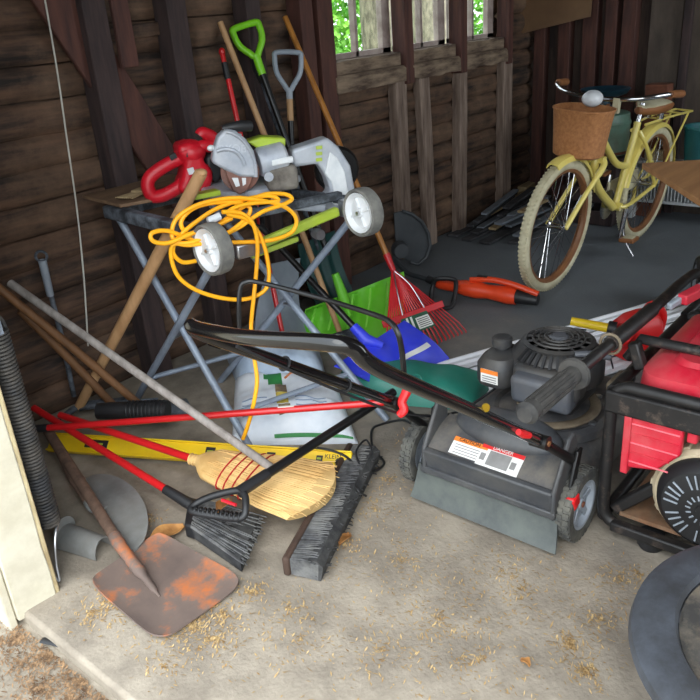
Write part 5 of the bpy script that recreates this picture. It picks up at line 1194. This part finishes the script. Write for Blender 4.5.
# tow handle with ribbed rubber grip
H0, H1 = gz(527, 413, .60), gz(603, 374, .60); hd_ = V((1, -.03, .02)).normalized()
hA = H0; hB = V((2.36, GY - .0, .585))
MB().tube(spline([hA, M(hA, hB, .3), M(hA, hB, .65), hB, hB + V((.03, -.02, -.08)), V((GX1, GY, GT - .01))], 6), .0155, 12).build('tow_handle', M_gfr, gen)
gg = M(hA, hB, .205)
gd_ = (hB - hA).normalized()
grp = MB().tube([hA - gd_ * .012, hA, M(hA, gg, .06), M(hA, gg, .9), gg], [.018, .026, .0225, .0225, .023], 18).build('rubber_grip', M_grip, gen)
MB().lathe([(.02, 0), (.037, .002), (.040, .009), (.037, .016), (.02, .018)], gg - gd_ * .004, gd_, 24).build('grip_flange', M_grip, grp)
for k in range(10): 
    a = 2 * PI * k / 10; e = frame_of(gd_)[0] * math.cos(a) + frame_of(gd_)[1] * math.sin(a)
    MB().bar(M(hA, gg, .12) + e * .0225, M(hA, gg, .86) + e * .0225, .007, .005, e).build('grip_rib', M_grip, grp)
q_ = M(hA, hB, .46); MB().tube([M(hA, hB, .40), M(hA, hB, .66)], .0205, 12).build('handle_sleeve', M_gfr, gen)
MB().torus(M(hA, hB, .40), gd_, .026, .004, 20, 8).build('wire_ring', M_fins, gen)
MB().bar(M(hA, hB, .50) + V((0, -.02, -.03)), M(hA, hB, .50) + V((0, -.045, -.10)), .03, .03).build('handle_bracket', M_gfr, gen, bevel=.006)
MB().tube([V((1.85, GY + .01, .50)), V((1.85, GY - .02, .562)), V((1.85, GY0 + .02, .562)), V((1.85, GY0 - .01, .50))], .0135, 12).build('cross_tube', M_gfr, gen)
MB().bar(M(hA, hB, .70) + V((0, -.03, 0)), M(hA, hB, .88) + V((0, -.08, .03)), .016, .02).build('latch_lever', M_hubg, gen, bevel=.004)
MB().bar(M(hA, hB, .74) + V((0, -.05, .01)), M(hA, hB, .82) + V((0, -.075, .02)), .03, .03).build('red_latch', M_gred, gen, bevel=.004)

# ---------------------------------------------------------------- red fuel can
M_gas = mat('red_fuel_can', (226, 28, 28), (206, 20, 22), 0.45, scale=4)
M_ysp = mat('yellow_spout', (240, 204, 40), (226, 188, 28), .45)
fc = gz(641, 350, .03)
can = thing('fuel_can', 'bright red fuel can with a long yellow spout standing on the white panels', 'fuel can', V((fc.x, fc.y, .022)))
cx, cy = fc.x - .02, fc.y + .02
rz_ = rotz(-.5)
def crr(i, z, sh=0): return [V((cx, cy, 0)) + rz_ @ (p - V((0, 0, 0))) for p in rr(-.10 + i * .85 + sh, .10 - i * .5, -.075 + i * .6, .075 - i * .6, max(.02, .05 - i * .2), z)]
body = MB().skin([crr(.012, .024), crr(0, .036), crr(0, .12), crr(.006, .155), crr(.03, .185, .02), crr(.06, .198, .03), crr(.075, .201, .03)]).build('can_body', M_gas, can, smooth=50)
nk0 = V((cx, cy, .14)) + rz_ @ V((-.10, .01, 0))
n1_ = gy(612, 328, nk0.y + .05); sp0 = gz(613, 329, .185); sp1 = gz(571, 321, .205)
cap_d = (sp1 - sp0).normalized()
MB().tube([sp0 - cap_d * .06 + V((0, 0, -.03)), sp0 - cap_d * .01], [.04, .034], 16).build('neck', M_gas, can)
MB().lathe([(.0, -.012), (.030, -.012), (.030, .018), (.022, .022), (0, .022)], sp0, cap_d, 20).build('collar', M_blk, can)
MB().tube([sp0 + cap_d * .02, M(sp0, sp1, .6), sp1], [.019, .018, .017], 14).build('spout', M_ysp, can)
MB().bar(M(sp0, sp1, .62) - V((0, 0, .026)), M(sp0, sp1, .9) - V((0, 0, .03)), .008, .004).build('spout_trigger', M_blk, can)
MB().tube(spline([V((cx, cy, .14)) + rz_ @ V((.03, 0, .05)), V((cx, cy, .16)) + rz_ @ V((.07, 0, .06)), V((cx, cy, .15)) + rz_ @ V((.13, 0, .02)), V((cx, cy, .12)) + rz_ @ V((.125, 0, -.02))], 5), .017, 10).build('can_handle', M_gas, can)
# ---------------------------------------------------------------- white siding panels stacked on the floor
M_vinyl = mat('white_vinyl_siding', (232, 234, 238), (218, 220, 226), 0.5, scale=4, dust=.3, dustcol=(190, 178, 164), dscale=3)
pd0, pd1 = gz(432, 367), gz(700, 290); pdir = (pd1 - pd0).normalized(); pper = V((pdir.y, -pdir.x, 0))
if pper.y > 0: pper = -pper
def panel(start, off, length, label, z, w=.115):
    o = pd0 + pdir * start + pper * off + UP * z
    sec = [(0, .0), (.006, .016), (.016, .018), (.022, .006), (w * .42, .009), (w * .48, .017), (w * .54, .017), (w * .60, .007), (w * .92, .010), (w * .96, .018), (w, .018), (w, .014), (w * .965, .014), (w * .92, .005), (w * .60, .002), (w * .54, .012), (w * .48, .012), (w * .42, .004), (.024, .001), (.016, .013), (.008, .012), (.004, 0)]
    mb = MB().skin([[o + pper * a + UP * b for a, b in sec], [o + pdir * length + pper * a + UP * b for a, b in sec]])
    return tag(mb.build('siding_panel', M_vinyl, smooth=30), label, 'siding panel', 'white siding panels on the floor')
panel(0, 0, 3.0, 'long white ribbed siding strip on the floor, the one nearest the bicycle', .001)
panel(.10, .122, 2.8, 'long white ribbed siding strip on the floor, second from the bicycle', .001)
panel(.02, .244, 2.6, 'long white ribbed siding strip on the floor under the fuel can spout', .001)
panel(.06, .366, 2.4, 'long white ribbed siding strip on the floor, nearest the generator', .001, .11)
# ---------------------------------------------------------------- small tyre behind the generator handle
ty = gz(700, 305, .0)
tw = thing('cart_wheel', 'small black wheel standing behind the generator handle at the right edge', 'wheel', V((3.25, .78, 0)))
wc = gz(699, 283, .13)
tw.location = V((wc.x, wc.y, 0)); ORG[tw.name] = V((wc.x, wc.y, 0))
MB().torus(wc, V((.35, -.9, 0)), .105, .024, 40, 12).build('tyre', M_blk, tw)
MB().lathe([(0, -.014), (.06, -.012), (.085, -.02), (.085, .02), (.06, .012), (0, .014)], wc, V((.35, -.9, 0)), 32).build('hub', M_hubg, tw)
# ---------------------------------------------------------------- orange string edger with its round guard
M_oran = mat('orange_red_plastic', (238, 78, 36), (222, 66, 28), 0.4, scale=5)
M_guard = mat('dark_grey_guard', (58, 62, 66), (46, 50, 54), 0.55, scale=6, dust=.3, dustcol=(90, 90, 90))
eg = thing('string_edger', 'orange and black edger lying on the floor, its round black guard against the wall', 'edger', V((3.3, 2.1, 0)))
e0, e1, e2, e3 = gz(396, 262, .12), gz(432, 281, .08), gz(436, 283, .075), gz(538, 300, .045)
sh0 = gz(394, 250, .16)
MB().tube(spline([sh0, gz(397, 262, .12), gz(408, 273, .09), gz(420, 277, .085), e1], 6), .014, 12).build('shaft', M_guard, eg)
MB().tube([M(e1, e2, -1.0), M(e1, e2, 1.5)], .021, 12).build('coupling', M_blk, eg)
ed = (e3 - e2).normalized(); es = UP.cross(ed)
def ering(p, w, h): return [p + es * (w * math.cos(a)) + UP * (h * math.sin(a)) for a in [2 * PI * k / 20 for k in range(20)]]
MB().skin([ering(M(e2, e3, t), w, h) for t, w, h in ((0, .020, .020), (.04, .032, .028), (.2, .034, .030), (.3, .045, .040), (.42, .047, .044), (.52, .036, .036), (.62, .040, .040), (.72, .048, .046), (.80, .046, .040))]).build('motor_body', M_oran, eg)
MB().skin([ering(M(e2, e3, t), w, h) for t, w, h in ((.74, .034, .034), (.80, .038, .036), (.92, .036, .030), (1.0, .030, .026))]).build('battery_base', M_blk, eg)
MB().tube(spline([M(e2, e3, .35) + UP * .05, M(e2, e3, .55) + UP * .066, M(e2, e3, .75) + UP * .06, M(e2, e3, 1.0) + UP * .03], 5), [.012] * 3 + [.015] * 13, 10).build('top_handle', M_oran, eg)
MB().bar(M(e2, e3, .42) + UP * .076, M(e2, e3, .52) + UP * .079, .02, .006).build('switch', M_blk, eg, bevel=.002)
lo = [gz(431, 300, .03), gz(433, 286, .09), gz(437, 279, .13), gz(452, 279, .13), gz(456, 284, .11), gz(453, 303, .03), gz(447, 308, .015), gz(434, 306, .015)]
MB().tube(spline(lo, 5, True), .0115, 10, closed=True).build('loop_handle', M_blk, eg)
gcn = gpl(398, 238, V((3.42, 2.40, .2)), V((.6, .8, 0)))
gs_ = V((.8, -.6, 0)); gt_ = V((.0, 0, 1)); gnn = V((.6, .8, 0))
gp_ = [gpl(x, y, V((3.42, 2.40, .2)), gnn) for x, y in ((394, 213), (402, 211), (412, 214), (422, 222), (428, 233), (430, 245), (426, 257), (418, 264), (410, 262), (403, 258), (396, 252))]
gd2 = MB().prism(gp_, gnn * .012).build('guard', M_guard, eg, bevel=.004)
MB().tube([p - gnn * .004 for p in gp_[1:9]], .010, 8).build('guard_rim', M_guard, gd2)
MB().lathe([(0, 0), (.045, 0), (.05, .02), (.04, .06), (0, .06)], gpl(397, 247, V((3.40, 2.37, .2)), gnn) - gnn * .03, -gnn, 20).build('cutter_head', M_guard, eg)

# ---------------------------------------------------------------- black round fire bowl in the right foreground
M_bowlm = mat('slate_black_bowl', (58, 59, 62), (48, 49, 52), 0.6, scale=5, dust=.4, dustcol=(110, 118, 132), dscale=7)
M_inner = mat('dusty_bowl_inside', (84, 80, 74), (56, 54, 52), 0.85, scale=14, dust=.7, dustcol=(150, 134, 112), dscale=10)
TC = V((1.215, .035, 0)); TH = .35
fb = thing('fire_bowl', 'round slate-black bowl with a wide flat rim in the right foreground', 'fire bowl', TC)
MB().lathe([(.238, TH - .012), (.245, TH), (.300, TH - .002), (.318, TH - .012), (.322, TH - .03), (.312, TH - .032), (.295, TH - .016), (.245, TH - .018), (.238, TH - .012)], TC, n=72).build('rim', M_bowlm, fb)
MB().lathe([(.262, TH - .02), (.258, TH - .1), (.235, .10), (.20, .03), (.17, .0), (0, .0)], TC, n=60).build('outer_wall', M_bowlm, fb)
MB().lathe([(.236, TH - .015), (.228, TH - .04), (.222, TH - .12), (.19, .10), (.12, .07), (0, .065)], TC, n=60).build('inside', M_inner, fb)
for k in range(8):
    a = 2 * PI * k / 8 + .2; MB().box(TC + V((.236 * math.cos(a), .236 * math.sin(a), TH - .03)), (.012, .03, .03), rotz(a)).build('rim_tab', M_bowlm, fb)
# ---------------------------------------------------------------- dry grass clippings and leaves on the floor
M_clip = mat('dry_grass', (206, 176, 124), (150, 118, 76), 0.9, scale=40)
M_dleaf = mat('dry_leaf', (190, 138, 78), (150, 100, 52), 0.8, scale=20)
M_litter = mat('brown_leaf_litter', (170, 136, 100), (96, 72, 52), 0.9, scale=40)
def litter(name, label, cat, spots, mt, zf=0.0):
    mb = MB()
    for px, py, sp_, n in spots:
        c = gz(px, py, zf)
        for k in range(n):
            r = sp_ * abs(random.gauss(0, .55)); a = rnd(0, 2 * PI); p = c + V((r * math.cos(a), r * math.sin(a), 0))
            if zf >= 0 and p.x < X0 + .03: continue
            if zf < 0 and p.x > X0 - .015: continue
            t = rnd(0, PI); L_ = rnd(.0025, .009) * (1.6 if random.random() < .1 else 1); w = rnd(.0008, .0024)
            d = V((math.cos(t), math.sin(t), rnd(-.15, .3))) * L_; s = V((-math.sin(t), math.cos(t), 0)) * w; z = UP * rnd(.001, .005)
            mb.bm.faces.new([mb.bm.verts.new(q) for q in (p - d + z, p + s + z * 1.3, p + d + z + UP * .001, p - s + z)])
    o = mb.build(name, mt, smooth=0, base=(gz(spots[0][0], spots[0][1], zf))); o['kind'] = 'stuff'
    return tag(o, label, cat)
sp1 = [(120, 600, .10, 420), (90, 615, .10, 120), (190, 625, .14, 620), (215, 640, .10, 160), (165, 668, .10, 90), (252, 592, .06, 120), (345, 545, .10, 120), (290, 610, .12, 110), (300, 640, .25, 160), (440, 620, .35, 420), (570, 645, .05, 160), (585, 672, .06, 190), (600, 620, .15, 200), (620, 580, .12, 130), (520, 590, .25, 260), (400, 560, .25, 220), (345, 500, .12, 120), (390, 480, .18, 160), (375, 510, .12, 120), (500, 570, .1, 60), (480, 660, .3, 260), (380, 650, .3, 190), (140, 560, .05, 60), (225, 615, .06, 90), (640, 575, .05, 60), (150, 520, .08, 60), (410, 440, .1, 50)]
litter('grass_clippings', 'scattered dry grass clippings and chaff over the concrete floor', 'grass clippings', sp1, M_clip)
sp2 = [(15, 640, .09, 500), (50, 655, .09, 600), (85, 680, .09, 700), (40, 690, .10, 420), (110, 700, .08, 400), (20, 665, .10, 260), (70, 700, .1, 300)]
litter('leaf_litter', 'brown leaf litter gathered along the threshold outside', 'leaf litter', sp2, M_litter, -.038)
def leaf(px, py, a, L_, label, nm='dry_leaf'):
    c = gz(px, py, .004); R = rotz(a)
    mb = MB().sheet(lambda u, v: c + R @ V((L_ * (u - .5), L_ * .34 * (v - .5) * math.sin(PI * (.06 + .88 * u)) * 2 * .9, .006 + .010 * (2 * v - 1) ** 2 + .006 * math.sin(u * 5))), 10, 6, .0012)
    return tag(mb.build(nm, M_dleaf, smooth=60), label, 'leaf')
leaf(168, 535, -.2, .11, 'curled tan dry leaf between the rusty shovel and the angled broom')
leaf(228, 528, .3, .07, 'small tan dry leaf caught by the black angled broom bristles').location.z += .075
leaf(345, 541, .2, .06, 'small dry leaf on the concrete right of the push broom')
leaf(525, 665, 1.2, .03, 'tiny dry leaf alone on the concrete in the front centre')
w_ = gz(60, 650, -.03); w2_ = gz(100, 668, -.03)
tag(MB().tube(spline([gz(42, 640, -.03), gz(62, 645, -.026), gz(82, 655, -.028), gz(100, 668, -.03)], 5), .010, 8, flat=.4).build('rubber_strip', M_blk), 'broken black rubber strip lying in the leaf litter by the threshold', 'strip')
# black ribbed hose lying in the dark corner behind the handles
bh = thing('blower_tube', 'black tube lying in the dark corner behind the red pole', 'tube', gz(130, 412, 0))
b0_, b1_ = gz(98, 411, .12), gz(168, 410, .12)
bb2 = MB().tube([b0_, M(b0_, b1_, .5), b1_], [.030, .034, .036], 18).build('tube_body', M_blk, bh)
for k in range(10): MB().torus(M(b0_, b1_, .45 + .055 * k), b1_ - b0_, .035, .0035, 20, 6).build('rib', M_blk, bb2)
